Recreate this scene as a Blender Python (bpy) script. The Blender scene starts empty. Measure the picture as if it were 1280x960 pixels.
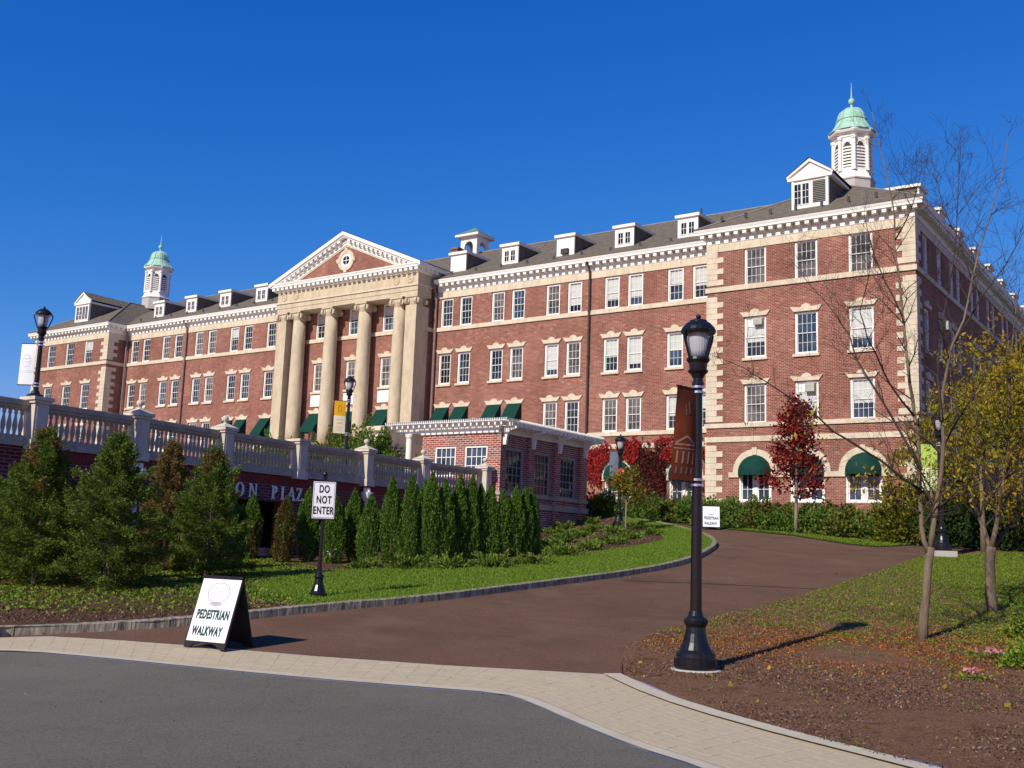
import bpy, bmesh, math, random
import numpy as np
from mathutils import Vector, Matrix, noise
from mathutils.geometry import delaunay_2d_cdt
random.seed(7); rng = np.random.default_rng(7)
SC = bpy.context.scene
COL = SC.collection
PI = math.pi

# ------------------------------------------------------------------ camera, sky, sun, exposure
EYE = 1.55
PITCH, ROLL, FPX = 0.1547, 0.0363, 1319.08
cam_d = bpy.data.cameras.new('camera'); cam = bpy.data.objects.new('camera', cam_d); COL.objects.link(cam)
cam_d.sensor_width = 36.0; cam_d.lens = 36.0 * FPX / 1280.0; cam_d.clip_start = 0.1; cam_d.clip_end = 3000
fw = Vector((0, math.cos(PITCH), math.sin(PITCH))); r0 = Vector((1, 0, 0)); u0 = r0.cross(fw)
rr = math.cos(ROLL) * r0 + math.sin(ROLL) * u0; uu = -math.sin(ROLL) * r0 + math.cos(ROLL) * u0
cam.matrix_world = Matrix(((rr.x, uu.x, -fw.x, 0), (rr.y, uu.y, -fw.y, 0), (rr.z, uu.z, -fw.z, EYE), (0, 0, 0, 1)))
SC.camera = cam

AZ = 0.6134                      # bearing of the main facade
DV = Vector((math.cos(AZ), -math.sin(AZ), 0)); NV = Vector((math.sin(AZ), math.cos(AZ), 0))
def F(s, D, z=0.0):              # facade coordinates (along, inwards, up) to world
    p = DV * s + NV * D; return Vector((p.x, p.y, z))

SUN_EL = math.radians(36)
sh = (-NV - DV * 0.06).normalized()
SUN_DIR = Vector((sh.x * math.cos(SUN_EL), sh.y * math.cos(SUN_EL), math.sin(SUN_EL)))
W = bpy.data.worlds.new('World'); SC.world = W; W.use_nodes = True
nt = W.node_tree; bg = nt.nodes['Background']
sky = nt.nodes.new('ShaderNodeTexSky'); sky.sky_type = 'NISHITA'; sky.sun_disc = False
sky.sun_elevation = SUN_EL; sky.sun_rotation = math.atan2(sh.x, sh.y)
sky.altitude = 0; sky.air_density = 1.0; sky.dust_density = 0.0; sky.ozone_density = 4.0
sp = nt.nodes.new('ShaderNodeSeparateColor'); cb = nt.nodes.new('ShaderNodeCombineColor'); nt.links.new(sky.outputs[0], sp.inputs[0])
for ch, (gain, ex) in enumerate(((0.113, 2.35), (0.60, 1.08), (2.36, 0.58))):          # deep blue autumn sky: steeper red, flatter blue
    pw0 = nt.nodes.new('ShaderNodeMath'); pw0.operation = 'POWER'; pw0.inputs[1].default_value = ex
    ml0 = nt.nodes.new('ShaderNodeMath'); ml0.operation = 'MULTIPLY'; ml0.inputs[1].default_value = gain
    nt.links.new(sp.outputs[ch], pw0.inputs[0]); nt.links.new(pw0.outputs[0], ml0.inputs[0]); nt.links.new(ml0.outputs[0], cb.inputs[ch])
nt.links.new(cb.outputs[0], bg.inputs['Color'])
bg.inputs['Strength'].default_value = 0.11
sl = bpy.data.lights.new('sun', 'SUN'); sun = bpy.data.objects.new('sun', sl); COL.objects.link(sun)
sl.energy = 4.9; sl.angle = math.radians(0.53); sl.color = (1.0, 0.91, 0.77)
sun.rotation_euler = SUN_DIR.to_track_quat('Z', 'Y').to_euler(); sun.location = (0, -20, 60)
SC.view_settings.view_transform = 'Standard'; SC.view_settings.look = 'None'
SC.view_settings.exposure = 0.0; SC.view_settings.gamma = 1.0
SC.render.resolution_x = 1024; SC.render.resolution_y = 768

# ------------------------------------------------------------------ helpers
def tag(o, label=None, cat=None, group=None, kind=None):
    if label: o['label'] = label
    if cat: o['category'] = cat
    if group: o['group'] = group
    if kind: o['kind'] = kind
    return o
def empty(name, loc, rz=0.0):
    o = bpy.data.objects.new(name, None); COL.objects.link(o); o.empty_display_size = 0.2
    o.location = loc; o.rotation_euler = (0, 0, rz); return o
def link(name, me, parent=None, loc=(0, 0, 0), rz=0.0):
    o = bpy.data.objects.new(name, me); COL.objects.link(o); o.location = loc; o.rotation_euler = (0, 0, rz)
    if parent: o.parent = parent
    return o
def copy_tree(o, parent=None):
    c = o.copy(); COL.objects.link(c); c.parent = parent
    for ch in list(o.children): copy_tree(ch, c)
    return c

class MB:
    def __init__(s): s.v = []; s.f = []; s.m = []; s.mi = 0
    def add(s, vs, fs):
        b = len(s.v); s.v += [tuple(v) for v in vs]
        for f in fs: s.f.append(tuple(b + i for i in f)); s.m.append(s.mi)
        return s
    def quad(s, a, b, c, d): return s.add([a, b, c, d], [(0, 1, 2, 3)])
    def box(s, x0, x1, y0, y1, z0, z1):
        return s.add([(x0, y0, z0), (x1, y0, z0), (x1, y1, z0), (x0, y1, z0), (x0, y0, z1), (x1, y0, z1), (x1, y1, z1), (x0, y1, z1)],
                     [(3, 2, 1, 0), (4, 5, 6, 7), (0, 1, 5, 4), (1, 2, 6, 5), (2, 3, 7, 6), (3, 0, 4, 7)])
    def hexa(s, v): return s.add(v, [(3, 2, 1, 0), (4, 5, 6, 7), (0, 1, 5, 4), (1, 2, 6, 5), (2, 3, 7, 6), (3, 0, 4, 7)])
    def extr(s, poly, axis, a, b):          # poly in the two other axes, extruded along axis from a to b
        n = len(poly)
        def P(p, t):
            if axis == 'x': return (t, p[0], p[1])
            if axis == 'y': return (p[0], t, p[1])
            return (p[0], p[1], t)
        vs = [P(p, a) for p in poly] + [P(p, b) for p in poly]
        fs = [tuple(range(n))[::-1], tuple(range(n, 2 * n))] + [(i, (i + 1) % n, n + (i + 1) % n, n + i) for i in range(n)]
        return s.add(vs, fs)
    def lathe(s, prof, seg=16, c=(0, 0), cap=True, ph=0.0):
        vs = []; n = len(prof)
        for z, r in prof:
            for k in range(seg):
                a = 2 * PI * k / seg + ph; vs.append((c[0] + r * math.cos(a), c[1] + r * math.sin(a), z))
        fs = []
        for i in range(n - 1):
            for k in range(seg):
                k2 = (k + 1) % seg; fs.append((i * seg + k, i * seg + k2, (i + 1) * seg + k2, (i + 1) * seg + k))
        if cap: fs.append(tuple(range(seg))[::-1]); fs.append(tuple((n - 1) * seg + k for k in range(seg)))
        return s.add(vs, fs)
    def tube(s, pts, rad, seg=6, cap=True):
        pts = [Vector(p) for p in pts]; n = len(pts)
        if not hasattr(rad, '__len__'): rad = [rad] * n
        vs = []; ref = None
        for i, p in enumerate(pts):
            t = (pts[min(i + 1, n - 1)] - pts[max(i - 1, 0)]).normalized()
            if ref is None: ref = Vector((1, 0, 0)) if abs(t.x) < .8 else Vector((0, 1, 0))
            a = (ref - t * ref.dot(t)).normalized(); ref = a; b = t.cross(a)
            for k in range(seg):
                q = 2 * PI * k / seg; vs.append(p + (a * math.cos(q) + b * math.sin(q)) * rad[i])
        fs = []
        for i in range(n - 1):
            for k in range(seg):
                k2 = (k + 1) % seg; fs.append((i * seg + k, i * seg + k2, (i + 1) * seg + k2, (i + 1) * seg + k))
        if cap: fs.append(tuple(range(seg))[::-1]); fs.append(tuple((n - 1) * seg + k for k in range(seg)))
        return s.add(vs, fs)
    def mesh(s, name, mats, smooth=False, origin=None, fix=False, uvrot=None):
        me = bpy.data.meshes.new(name)
        V = np.array(s.v, float); o = np.zeros(3) if origin is None else np.array(origin, float)
        me.from_pydata((V - o).tolist(), [], s.f)
        if not isinstance(mats, (list, tuple)): mats = [mats]
        for m in mats: me.materials.append(m)
        if len(mats) > 1: me.polygons.foreach_set('material_index', s.m)
        if fix:
            bm = bmesh.new(); bm.from_mesh(me); bmesh.ops.recalc_face_normals(bm, faces=bm.faces[:]); bm.to_mesh(me); bm.free()
        uv = me.uv_layers.new(name='UVMap'); buf = np.zeros((len(me.loops), 2))
        for p in me.polygons:
            nx, ny, nz = map(abs, p.normal)
            for li in p.loop_indices:
                x, y, z = V[me.loops[li].vertex_index]
                buf[li] = (x, y) if nz > .75 else ((y, z) if nx > ny else (x, z))
        uv.data.foreach_set('uv', buf.ravel())
        if smooth: me.polygons.foreach_set('use_smooth', [True] * len(me.polygons))
        return me
    def build(s, name, mats, parent=None, off=(0, 0, 0), origin=None, smooth=False, fix=False):
        V = np.array(s.v, float)
        if origin is None:
            lo = V.min(0); hi = V.max(0); origin = ((lo[0] + hi[0]) / 2, (lo[1] + hi[1]) / 2, lo[2])
        me = s.mesh(name, mats, smooth, origin, fix)
        return link(name, me, parent, tuple(origin[i] - off[i] for i in range(3)))

# ------------------------------------------------------------------ materials
def newmat(name):
    m = bpy.data.materials.new(name); m.use_nodes = True
    return m, m.node_tree, m.node_tree.nodes['Principled BSDF']
def nd(t, typ, **kw):
    n = t.nodes.new(typ)
    for k, v in kw.items():
        if k in n.inputs: n.inputs[k].default_value = v
        else: setattr(n, k, v)
    return n
def ramp(t, stops, interp='LINEAR'):
    r = t.nodes.new('ShaderNodeValToRGB'); r.color_ramp.interpolation = interp; e = r.color_ramp.elements
    while len(e) < len(stops): e.new(0.5)
    for i, (p, c) in enumerate(stops): e[i].position = p; e[i].color = (*c, 1)
    return r
def mix(t, a, b, fac, mode='MIX'):
    m = t.nodes.new('ShaderNodeMix'); m.data_type = 'RGBA'; m.blend_type = mode
    for sock, val in ((6, a), (7, b), (0, fac)):
        if hasattr(val, 'links') or hasattr(val, 'is_linked'): t.links.new(val, m.inputs[sock])
        elif sock == 0: m.inputs[0].default_value = val
        else: m.inputs[sock].default_value = (*val, 1)
    return m.outputs[2]
def plain(name, c1, c2=None, scale=6.0, rough=0.6, bump=0.0, bscale=60.0, spec=0.12, metal=0.0, detail=6.0, stretch=None, streak=0.0):
    m, t, b = newmat(name)
    b.inputs['Roughness'].default_value = rough; b.inputs['Specular IOR Level'].default_value = spec; b.inputs['Metallic'].default_value = metal
    tc = nd(t, 'ShaderNodeTexCoord'); src = tc.outputs['Object']
    if stretch:
        mp = nd(t, 'ShaderNodeMapping'); mp.inputs['Scale'].default_value = stretch; t.links.new(src, mp.inputs[0]); src = mp.outputs[0]
    if c2:
        n = nd(t, 'ShaderNodeTexNoise', Scale=scale, Detail=detail, Roughness=0.65); t.links.new(src, n.inputs['Vector'])
        r = ramp(t, [(0.3, c1), (0.7, c2)]); t.links.new(n.outputs[0], r.inputs[0]); col = r.outputs[0]
        if streak:
            m2 = nd(t, 'ShaderNodeMapping'); m2.inputs['Scale'].default_value = (3.0, 3.0, .35); t.links.new(tc.outputs['Object'], m2.inputs[0])
            g2 = nd(t, 'ShaderNodeNewGeometry'); g3 = nd(t, 'ShaderNodeVectorMath', operation='ADD'); t.links.new(m2.outputs[0], g3.inputs[0]); t.links.new(g2.outputs['Position'], g3.inputs[1])
            n5 = nd(t, 'ShaderNodeTexNoise', Scale=.8, Detail=6.0, Roughness=.7); t.links.new(g3.outputs[0], n5.inputs['Vector'])
            r5 = ramp(t, [(0.35, (0.62, 0.58, 0.52)), (0.58, (1, 1, 1))]); t.links.new(n5.outputs[0], r5.inputs[0]); col = mix(t, col, r5.outputs[0], streak, 'MULTIPLY')
        t.links.new(col, b.inputs['Base Color'])
    else: b.inputs['Base Color'].default_value = (*c1, 1)
    if bump:
        n2 = nd(t, 'ShaderNodeTexNoise', Scale=bscale, Detail=4.0); t.links.new(src, n2.inputs['Vector'])
        bp = nd(t, 'ShaderNodeBump', Strength=bump, Distance=0.02); t.links.new(n2.outputs[0], bp.inputs['Height']); t.links.new(bp.outputs[0], b.inputs['Normal'])
    return m
def brick(name, c1, c2, mortar, bw=0.215, rh=0.075, ms=0.012, dark=(0.55, 0.45, 0.45), wear=0.5, bump=0.4, vary=0.0):
    m, t, b = newmat(name); b.inputs['Roughness'].default_value = 0.85; b.inputs['Specular IOR Level'].default_value = 0.05
    tc = nd(t, 'ShaderNodeTexCoord')
    br = nd(t, 'ShaderNodeTexBrick', Scale=1.0); br.offset = 0.5
    br.inputs['Color1'].default_value = (*c1, 1); br.inputs['Color2'].default_value = (*c2, 1); br.inputs['Mortar'].default_value = (*mortar, 1)
    br.inputs['Brick Width'].default_value = bw; br.inputs['Row Height'].default_value = rh; br.inputs['Mortar Size'].default_value = ms
    br.inputs['Bias'].default_value = vary; br.inputs['Mortar Smooth'].default_value = 0.2
    t.links.new(tc.outputs['UV'], br.inputs['Vector'])
    n = nd(t, 'ShaderNodeTexNoise', Scale=0.35, Detail=7.0, Roughness=0.6); t.links.new(tc.outputs['UV'], n.inputs['Vector'])
    r = ramp(t, [(0.35, dark), (0.65, (1.12, 1.08, 1.05))]); t.links.new(n.outputs[0], r.inputs[0])
    c = mix(t, br.outputs['Color'], r.outputs[0], wear, 'MULTIPLY')
    ms_ = nd(t, 'ShaderNodeMapping'); ms_.inputs['Scale'].default_value = (1.6, 0.16, 1); t.links.new(tc.outputs['UV'], ms_.inputs[0])
    ns_ = nd(t, 'ShaderNodeTexNoise', Scale=1.0, Detail=5.0, Roughness=0.7); t.links.new(ms_.outputs[0], ns_.inputs['Vector'])
    rs_ = ramp(t, [(0.36, (0.70, 0.66, 0.66)), (0.55, (1.0, 1.0, 1.0)), (0.75, (1.12, 1.10, 1.08))]); t.links.new(ns_.outputs[0], rs_.inputs[0])
    c = mix(t, c, rs_.outputs[0], wear * .55, 'MULTIPLY')
    n3 = nd(t, 'ShaderNodeTexWhiteNoise'); n3.noise_dimensions = '2D'
    mp = nd(t, 'ShaderNodeVectorMath', operation='DIVIDE'); mp.inputs[1].default_value = (bw, rh, 1); t.links.new(tc.outputs['UV'], mp.inputs[0])
    fl = nd(t, 'ShaderNodeVectorMath', operation='FLOOR'); t.links.new(mp.outputs[0], fl.inputs[0]); t.links.new(fl.outputs[0], n3.inputs['Vector'])
    r3 = ramp(t, [(0.0, (0.72, 0.66, 0.66)), (0.5, (1, 1, 1)), (0.93, (1.05, 1.1, 1.1)), (1.0, (1.5, 1.75, 1.8))]); t.links.new(n3.outputs['Value'], r3.inputs[0])
    c = mix(t, c, r3.outputs[0], 0.7, 'MULTIPLY')
    t.links.new(c, b.inputs['Base Color'])
    bp = nd(t, 'ShaderNodeBump', Strength=bump, Distance=0.01); bp.invert = True
    t.links.new(br.outputs['Fac'], bp.inputs['Height']); t.links.new(bp.outputs[0], b.inputs['Normal'])
    return m
def leafmat(name, stops, trans=0.25, rough=0.6, spec=0.06, noise_scale=1.2):
    m, t, b = newmat(name)
    g = nd(t, 'ShaderNodeNewGeometry'); r = ramp(t, stops); t.links.new(g.outputs['Random Per Island'], r.inputs[0])
    b.inputs['Roughness'].default_value = rough; b.inputs['Specular IOR Level'].default_value = spec
    t.links.new(r.outputs[0], b.inputs['Base Color'])
    tr = nd(t, 'ShaderNodeBsdfTranslucent'); t.links.new(r.outputs[0], tr.inputs['Color'])
    mx = nd(t, 'ShaderNodeMixShader'); mx.inputs[0].default_value = trans
    out = t.nodes['Material Output']; t.links.new(b.outputs[0], mx.inputs[1]); t.links.new(tr.outputs[0], mx.inputs[2]); t.links.new(mx.outputs[0], out.inputs[0])
    return m
M = {}
ORD = ['leftmost', 'second', 'third', 'fourth', 'fifth', 'sixth', 'seventh', 'eighth', 'ninth', 'tenth', 'eleventh', 'twelfth', 'thirteenth', 'fourteenth', 'fifteenth', 'sixteenth']
M['brick'] = brick('red_brick', (0.310, 0.098, 0.068), (0.228, 0.070, 0.052), (0.41, 0.30, 0.23), wear=0.55)
M['brick_new'] = brick('orange_brick', (0.36, 0.085, 0.05), (0.22, 0.045, 0.035), (0.50, 0.42, 0.37), bw=0.24, rh=0.085, ms=0.016, wear=0.25)
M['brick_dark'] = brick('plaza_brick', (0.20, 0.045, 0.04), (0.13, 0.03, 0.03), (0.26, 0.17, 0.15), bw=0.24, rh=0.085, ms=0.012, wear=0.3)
M['stone'] = plain('cream_stone', (0.61, 0.535, 0.395), (0.70, 0.615, 0.465), 2.5, 0.8, 0.15, 30, streak=0.5)
M['stone_tan'] = plain('tan_stone', (0.54, 0.455, 0.315), (0.60, 0.51, 0.365), 1.2, 0.8, 0.1, 20, stretch=(1, 1, .3), streak=0.5)
M['white'] = plain('white_paint', (0.80, 0.78, 0.71), (0.86, 0.84, 0.77), 3, 0.45, 0.05, 30, streak=.10)
M['frame'] = plain('window_white', (0.82, 0.80, 0.74), (0.86, 0.845, 0.79), 5, 0.4)
M['slate'] = plain('slate_roof', (0.115, 0.098, 0.074), (0.215, 0.185, 0.140), 3.5, 0.75, 0.6, 25, stretch=(1, 1, 3), streak=0.6)
M['copper'] = plain('green_copper', (0.27, 0.50, 0.38), (0.42, 0.64, 0.51), 2.0, 0.6, 0.1, 12)
M['flashing'] = plain('lead_flashing', (0.20, 0.20, 0.19), (0.27, 0.27, 0.25), 3, .6)
M['copper_dark'] = plain('dark_copper', (0.10, 0.19, 0.16), (0.16, 0.26, 0.22), 2.0, 0.6)
M['louver_dark'] = plain('louver_dark', (0.05, 0.05, 0.05), (0.08, 0.08, 0.08), 4, 0.7)
M['pipe'] = plain('downspout_paint', (0.20, 0.13, 0.12), (0.26, 0.17, 0.15), 3, 0.5)
M['pipe_dark'] = plain('downspout_dark', (0.07, 0.05, 0.05), (0.09, 0.07, 0.06), 3, 0.5)
M['chimney'] = M['brick']
M['awning'] = plain('green_canvas', (0.004, 0.038, 0.028), (0.007, 0.052, 0.038), 4, 0.75, 0.05, 20)
M['black'] = plain('black_gloss_paint', (0.008, 0.008, 0.010), (0.012, 0.012, 0.014), 6, 0.28, 0.03, 25, spec=0.35)
M['steel'] = plain('bright_steel', (0.6, 0.6, 0.6), (0.7, 0.7, 0.7), 6, 0.3, metal=1.0)
M['rail'] = plain('cast_stone', (0.40, 0.34, 0.26), (0.48, 0.41, 0.315), 3.0, 0.8, 0.12, 40, streak=0.5)
M['concrete'] = plain('concrete', (0.42, 0.40, 0.36), (0.50, 0.48, 0.43), 4, 0.85, 0.2, 60)
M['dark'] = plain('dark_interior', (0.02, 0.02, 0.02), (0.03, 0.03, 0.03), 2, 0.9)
M['ac'] = plain('ac_casing', (0.42, 0.41, 0.34), (0.48, 0.47, 0.40), 3, 0.6)
M['glass'] = None
def glassmat(name, col, rough=0.04):
    m, t, b = newmat(name); b.inputs['Roughness'].default_value = rough; b.inputs['Specular IOR Level'].default_value = 0.42
    tc = nd(t, 'ShaderNodeTexCoord'); oi = nd(t, 'ShaderNodeObjectInfo')
    n = nd(t, 'ShaderNodeTexNoise', Scale=1.4, Detail=2.0); n.noise_dimensions = '4D'
    t.links.new(tc.outputs['Object'], n.inputs['Vector']); t.links.new(oi.outputs['Random'], n.inputs['W'])
    mm = nd(t, 'ShaderNodeMath', operation='MULTIPLY'); mm.inputs[1].default_value = 37.0; t.links.new(oi.outputs['Random'], mm.inputs[0]); t.links.new(mm.outputs[0], n.inputs['W'])
    r = ramp(t, [(0.35, tuple(c * .5 for c in col)), (0.65, tuple(c * 1.9 for c in col))]); t.links.new(n.outputs[0], r.inputs[0]); t.links.new(r.outputs[0], b.inputs['Base Color'])
    nb = nd(t, 'ShaderNodeTexNoise', Scale=1.6, Detail=1.0); t.links.new(tc.outputs['Object'], nb.inputs['Vector'])
    bp = nd(t, 'ShaderNodeBump', Strength=0.25, Distance=0.02); t.links.new(nb.outputs[0], bp.inputs['Height']); t.links.new(bp.outputs[0], b.inputs['Normal'])
    return m
M['glass'] = glassmat('window_glass', (0.016, 0.020, 0.024))
M['curtain'] = glassmat('curtained_glass', (0.085, 0.076, 0.068), 0.08)
M['blind'] = plain('white_blind', (0.46, 0.48, 0.45), (0.58, 0.60, 0.56), 2.5, 0.35, 0.1, 40, spec=0.5, stretch=(1, 1, 3))
M['bluegray'] = glassmat('blue_gray_glass', (0.026, 0.042, 0.065))
# ------------------------------------------------------------------ terrain
CP = np.array([(-12,4,0),(0,4,0),(10,4,0),(-12,11,0),(-6,12,.0),(0,11.5,0),(5,11,.0),(20,4,0),(22,11,.15),(-30,8,0),(40,8,0),
(-8,14.6,.1),(-3.2,17.4,.4),(.67,21.7,.78),(3,24.7,1.05),(4.74,27.9,1.34),(6.4,33,1.8),(6.9,38,2.25),(5.2,46.3,3.0),
(1.6,14.97,.18),(3.2,18,.45),(6.86,23.2,.92),(12.5,32.3,1.74),(11.6,35.3,2.0),(10.6,40,2.43),(-3,14.3,.12),
(9.8,52.2,3.35),(18,46.4,3.1),(-4.8,64.5,3.4),(-20,75,3.4),(40,60,3.3),(35,40,2.5),(30,30,1.7),(25,20,.75),(60,100,3.5),(-40,40,1.2),(-30,20,.4),(0,110,3.4),(-60,110,3.4),
(6.6,16.8,.36),(9.3,20.4,.7),(12,14,.3),(-10.8,24.3,.6),(-9.3,26.7,.75),(-7.8,29.5,.9),(-6.3,32,1.0),(-4.6,34.7,1.15),(-2.9,37.8,1.4),(-.6,41,1.8),(1.6,43.5,2.2),(3.5,45.9,2.94),(-12,40,.9),
(-7,18.7,.42),(-1.5,28,1.1),(.55,29,1.26),(-5.5,27,.79),(0,-12,0),(-30,-12,0),(40,-12,0)], float)
def _U(r2): return np.where(r2 > 0, .5 * r2 * np.log(r2 + 1e-12), 0)
_n = len(CP); _A = np.zeros((_n + 3, _n + 3))
_A[:_n, :_n] = _U(((CP[:, None, :2] - CP[None, :, :2]) ** 2).sum(-1)) + np.eye(_n) * 3
_A[:_n, _n:] = np.c_[np.ones(_n), CP[:, :2]]; _A[_n:, :_n] = _A[:_n, _n:].T
_W = np.linalg.solve(_A, np.r_[CP[:, 2], 0, 0, 0])
def TZ(P):
    P = np.atleast_2d(np.array(P, float))[:, :2].copy()
    P[:, 0] = np.clip(P[:, 0], -60, 60); P[:, 1] = np.clip(P[:, 1], -14, 110)
    out = np.empty(len(P))
    for i in range(0, len(P), 20000):
        q = P[i:i + 20000]; out[i:i + 20000] = _U(((q[:, None] - CP[None, :, :2]) ** 2).sum(-1)) @ _W[:-3] + _W[-3] + q @ _W[-2:]
    return out
def tz(x, y): return float(TZ([(x, y)])[0])

ROAD_EDGE = [(-60,9.5),(-30,11.2),(-16,12.6),(-10,13.3),(-6.61,13.5),(-5.97,13.58),(-4.91,13.27),(-3.5,12.77),(-2.04,12.26),(-.89,11.96),(0.02,11.74),(.3,11.3),(.74,10.13),(1.15,9.11),(1.57,8.35),(1.95,7.2),(2.5,5),(2.8,2),(2.9,-14)]
BAND_UP = [(-60,10.6),(-30,12.3),(-16,13.6),(-10,14.25),(-7.14,14.49),(-6.77,14.62),(-6.21,14.84),(-5.4,14.7),(-4.19,14.41),(-2.33,13.88),(-.71,13.53),(1.45,13.27),(1.83,11.9),(2.41,10.58),(3.42,8.69),(4.1,7.2),(4.6,5),(4.9,2),(5.0,-14)]
KERB = [(-30,12.45),(-16,13.75),(-10,14.4),(-7.9,14.55),(-6.81,14.72),(-6.07,15.09),(-4.69,15.95),(-3.88,16.75),(-3.0,17.66),(-1.49,19.08),(.82,21.94),(3.14,24.91),(4.85,27.95),(5.81,30.72),(6.52,33.0),(6.83,34.6),(6.98,35.91),(7.08,37.82),(6.98,40.63),(6.34,43.8),(5.3,45.72),(4.3,47.0)]
DRIVE_R = [(1.45,13.27),(1.52,13.97),(1.71,15.24),(2.32,16.79),(3.37,18.26),(4.89,20.19),(6.94,23.3),(9.76,27.62),(12.49,32.14),(15.5,35.0),(20,37.5),(30,40)]
DRIVE_FAR = [(30,43.5),(19.5,40.6),(15,37.6),(12.42,35.6),(11.58,36.4),(10.62,39.49),(8.91,41.36),(7.37,43.29),(6.2,46.4),(5.0,48.3)]
LAWN_IN = [(4.3,46.6),(5.24,41.9),(5.5,38.5),(5.23,35.34),(4.3,33.2),(3.03,31.4),(1.9,29.6),(1.04,28.6),(.2,26.8),(-.61,25.9),(-1.6,25.7),(-2.6,25.5),(-4.3,25.2),(-5.0,22.5),(-4.9,20.4),(-4.3,18.3),(-3.0,17.66)]
ik = KERB.index((-6.81,14.72)); il = KERB.index((-3.0,17.66)); jb = BAND_UP.index((-6.77,14.62))
def resample(pl, step):
    out = [pl[0]]
    for a, b in zip(pl[:-1], pl[1:]):
        L = math.hypot(b[0]-a[0], b[1]-a[1]); n = max(1, int(round(L / step)))
        for k in range(1, n + 1): out.append((a[0]+(b[0]-a[0])*k/n, a[1]+(b[1]-a[1])*k/n))
    return out
def smooth(pl, it=2):
    for _ in range(it):
        q = [pl[0]]
        for a, b in zip(pl[:-1], pl[1:]):
            q += [(a[0]*.75+b[0]*.25, a[1]*.75+b[1]*.25), (a[0]*.25+b[0]*.75, a[1]*.25+b[1]*.75)]
        pl = q + [pl[-1]]
    return pl
kerb_s = smooth(KERB[ik:], 1)
drive_r_s = smooth(DRIVE_R, 1)
def split_at(pl, p): i = min(range(len(pl)), key=lambda k: math.hypot(pl[k][0]-p[0], pl[k][1]-p[1])); return i
P_drive = BAND_UP[jb:BAND_UP.index((1.45,13.27))] + drive_r_s + DRIVE_FAR + [kerb_s[-1]] + kerb_s[::-1][1:]
P_band = ROAD_EDGE + BAND_UP[::-1]
P_road = ROAD_EDGE + [(2.9,-14),(-60,-14)][1:] 
il2 = split_at(kerb_s, (-3.0,17.66))
P_lawn = kerb_s[il2:] + LAWN_IN[:-1]
P_bedL = [(-60,10.6)] + BAND_UP[1:jb+1] + kerb_s[:il2+1] + LAWN_IN[::-1][1:] + [(3.0,48.5),(-5,64),(-60,64)]
P_bank = BAND_UP[BAND_UP.index((1.45,13.27))+1:][::-1] + drive_r_s + [(60,46),(60,-14)]
def inside(P, poly):
    x, y = P[:, 0], P[:, 1]; r = np.zeros(len(P), bool); n = len(poly)
    for i in range(n):
        x1, y1 = poly[i]; x2, y2 = poly[(i + 1) % n]
        c = ((y1 > y) != (y2 > y)) & (x < (x2 - x1) * (y - y1) / ((y2 - y1) if y2 != y1 else 1e-9) + x1); r ^= c
    return r
pts = []; edges = []; idx = {}
def vid(p):
    k = (round(p[0], 3), round(p[1], 3))
    if k not in idx: idx[k] = len(pts); pts.append(Vector(k))
    return idx[k]
for poly, closed in ((ROAD_EDGE, 0), (BAND_UP, 0), (kerb_s, 0), (drive_r_s, 0), (DRIVE_FAR, 0), (LAWN_IN, 0), ([(-60,-14),(60,-14),(60,110),(-60,110)], 1)):
    q = list(poly) + ([poly[0]] if closed else [])
    q = resample(q, 0.9 if not closed else 8)
    for a, b in zip(q[:-1], q[1:]):
        i, j = vid(a), vid(b)
        if i != j: edges.append((i, j))
for y in np.arange(4, 50, .7):
    for x in np.arange(-14, 22, .7): pts.append(Vector((x + random.uniform(-.1, .1), y + random.uniform(-.1, .1))))
for y in np.arange(-13, 110, 3.1):
    for x in np.arange(-59, 60, 3.1):
        if not (-15 < x < 23 and 3 < y < 51): pts.append(Vector((x, y)))
cv, ce, cf, *_r = delaunay_2d_cdt(pts, edges, [], 0, 1e-4)
cv = np.array([(v.x, v.y) for v in cv]); cf = np.array([f for f in cf if len(f) == 3])
cz = TZ(cv)
cen = cv[cf].mean(1)
zone = np.full(len(cf), 5)
for k, P in ((4, P_bank), (3, P_bedL), (2, P_lawn), (1, P_band), (6, P_road), (0, P_drive)): zone[inside(cen, P)] = k
# --- ground materials
def ground_mat(name, layers, rough=0.9, bump=0.5, bscale=40, spec=0.0, detail=8):
    """layers: [(color a, color b, noise scale)], then optional patch layers (color, noise scale, lo, hi)"""
    m, t, b = newmat(name); b.inputs['Roughness'].default_value = rough; b.inputs['Specular IOR Level'].default_value = spec
    tc = nd(t, 'ShaderNodeTexCoord'); o = tc.outputs['Object']
    a, c, s = layers[0]
    n = nd(t, 'ShaderNodeTexNoise', Scale=s, Detail=detail, Roughness=0.75); t.links.new(o, n.inputs['Vector'])
    r = ramp(t, [(0.3, a), (0.7, c)]); t.links.new(n.outputs[0], r.inputs[0]); col = r.outputs[0]
    for (cc, s2, lo, hi, amt) in layers[1:]:
        n2 = nd(t, 'ShaderNodeTexNoise', Scale=s2, Detail=6.0, Roughness=0.7); t.links.new(o, n2.inputs['Vector'])
        r2 = ramp(t, [(lo, (0, 0, 0)), (hi, (amt, amt, amt))]); t.links.new(n2.outputs[0], r2.inputs[0])
        col = mix(t, col, cc, r2.outputs[0])
    t.links.new(col, b.inputs['Base Color'])
    n3 = nd(t, 'ShaderNodeTexNoise', Scale=bscale, Detail=6.0, Roughness=0.7); t.links.new(o, n3.inputs['Vector'])
    bp = nd(t, 'ShaderNodeBump', Strength=bump, Distance=0.02); t.links.new(n3.outputs[0], bp.inputs['Height']); t.links.new(bp.outputs[0], b.inputs['Normal'])
    return m
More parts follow.
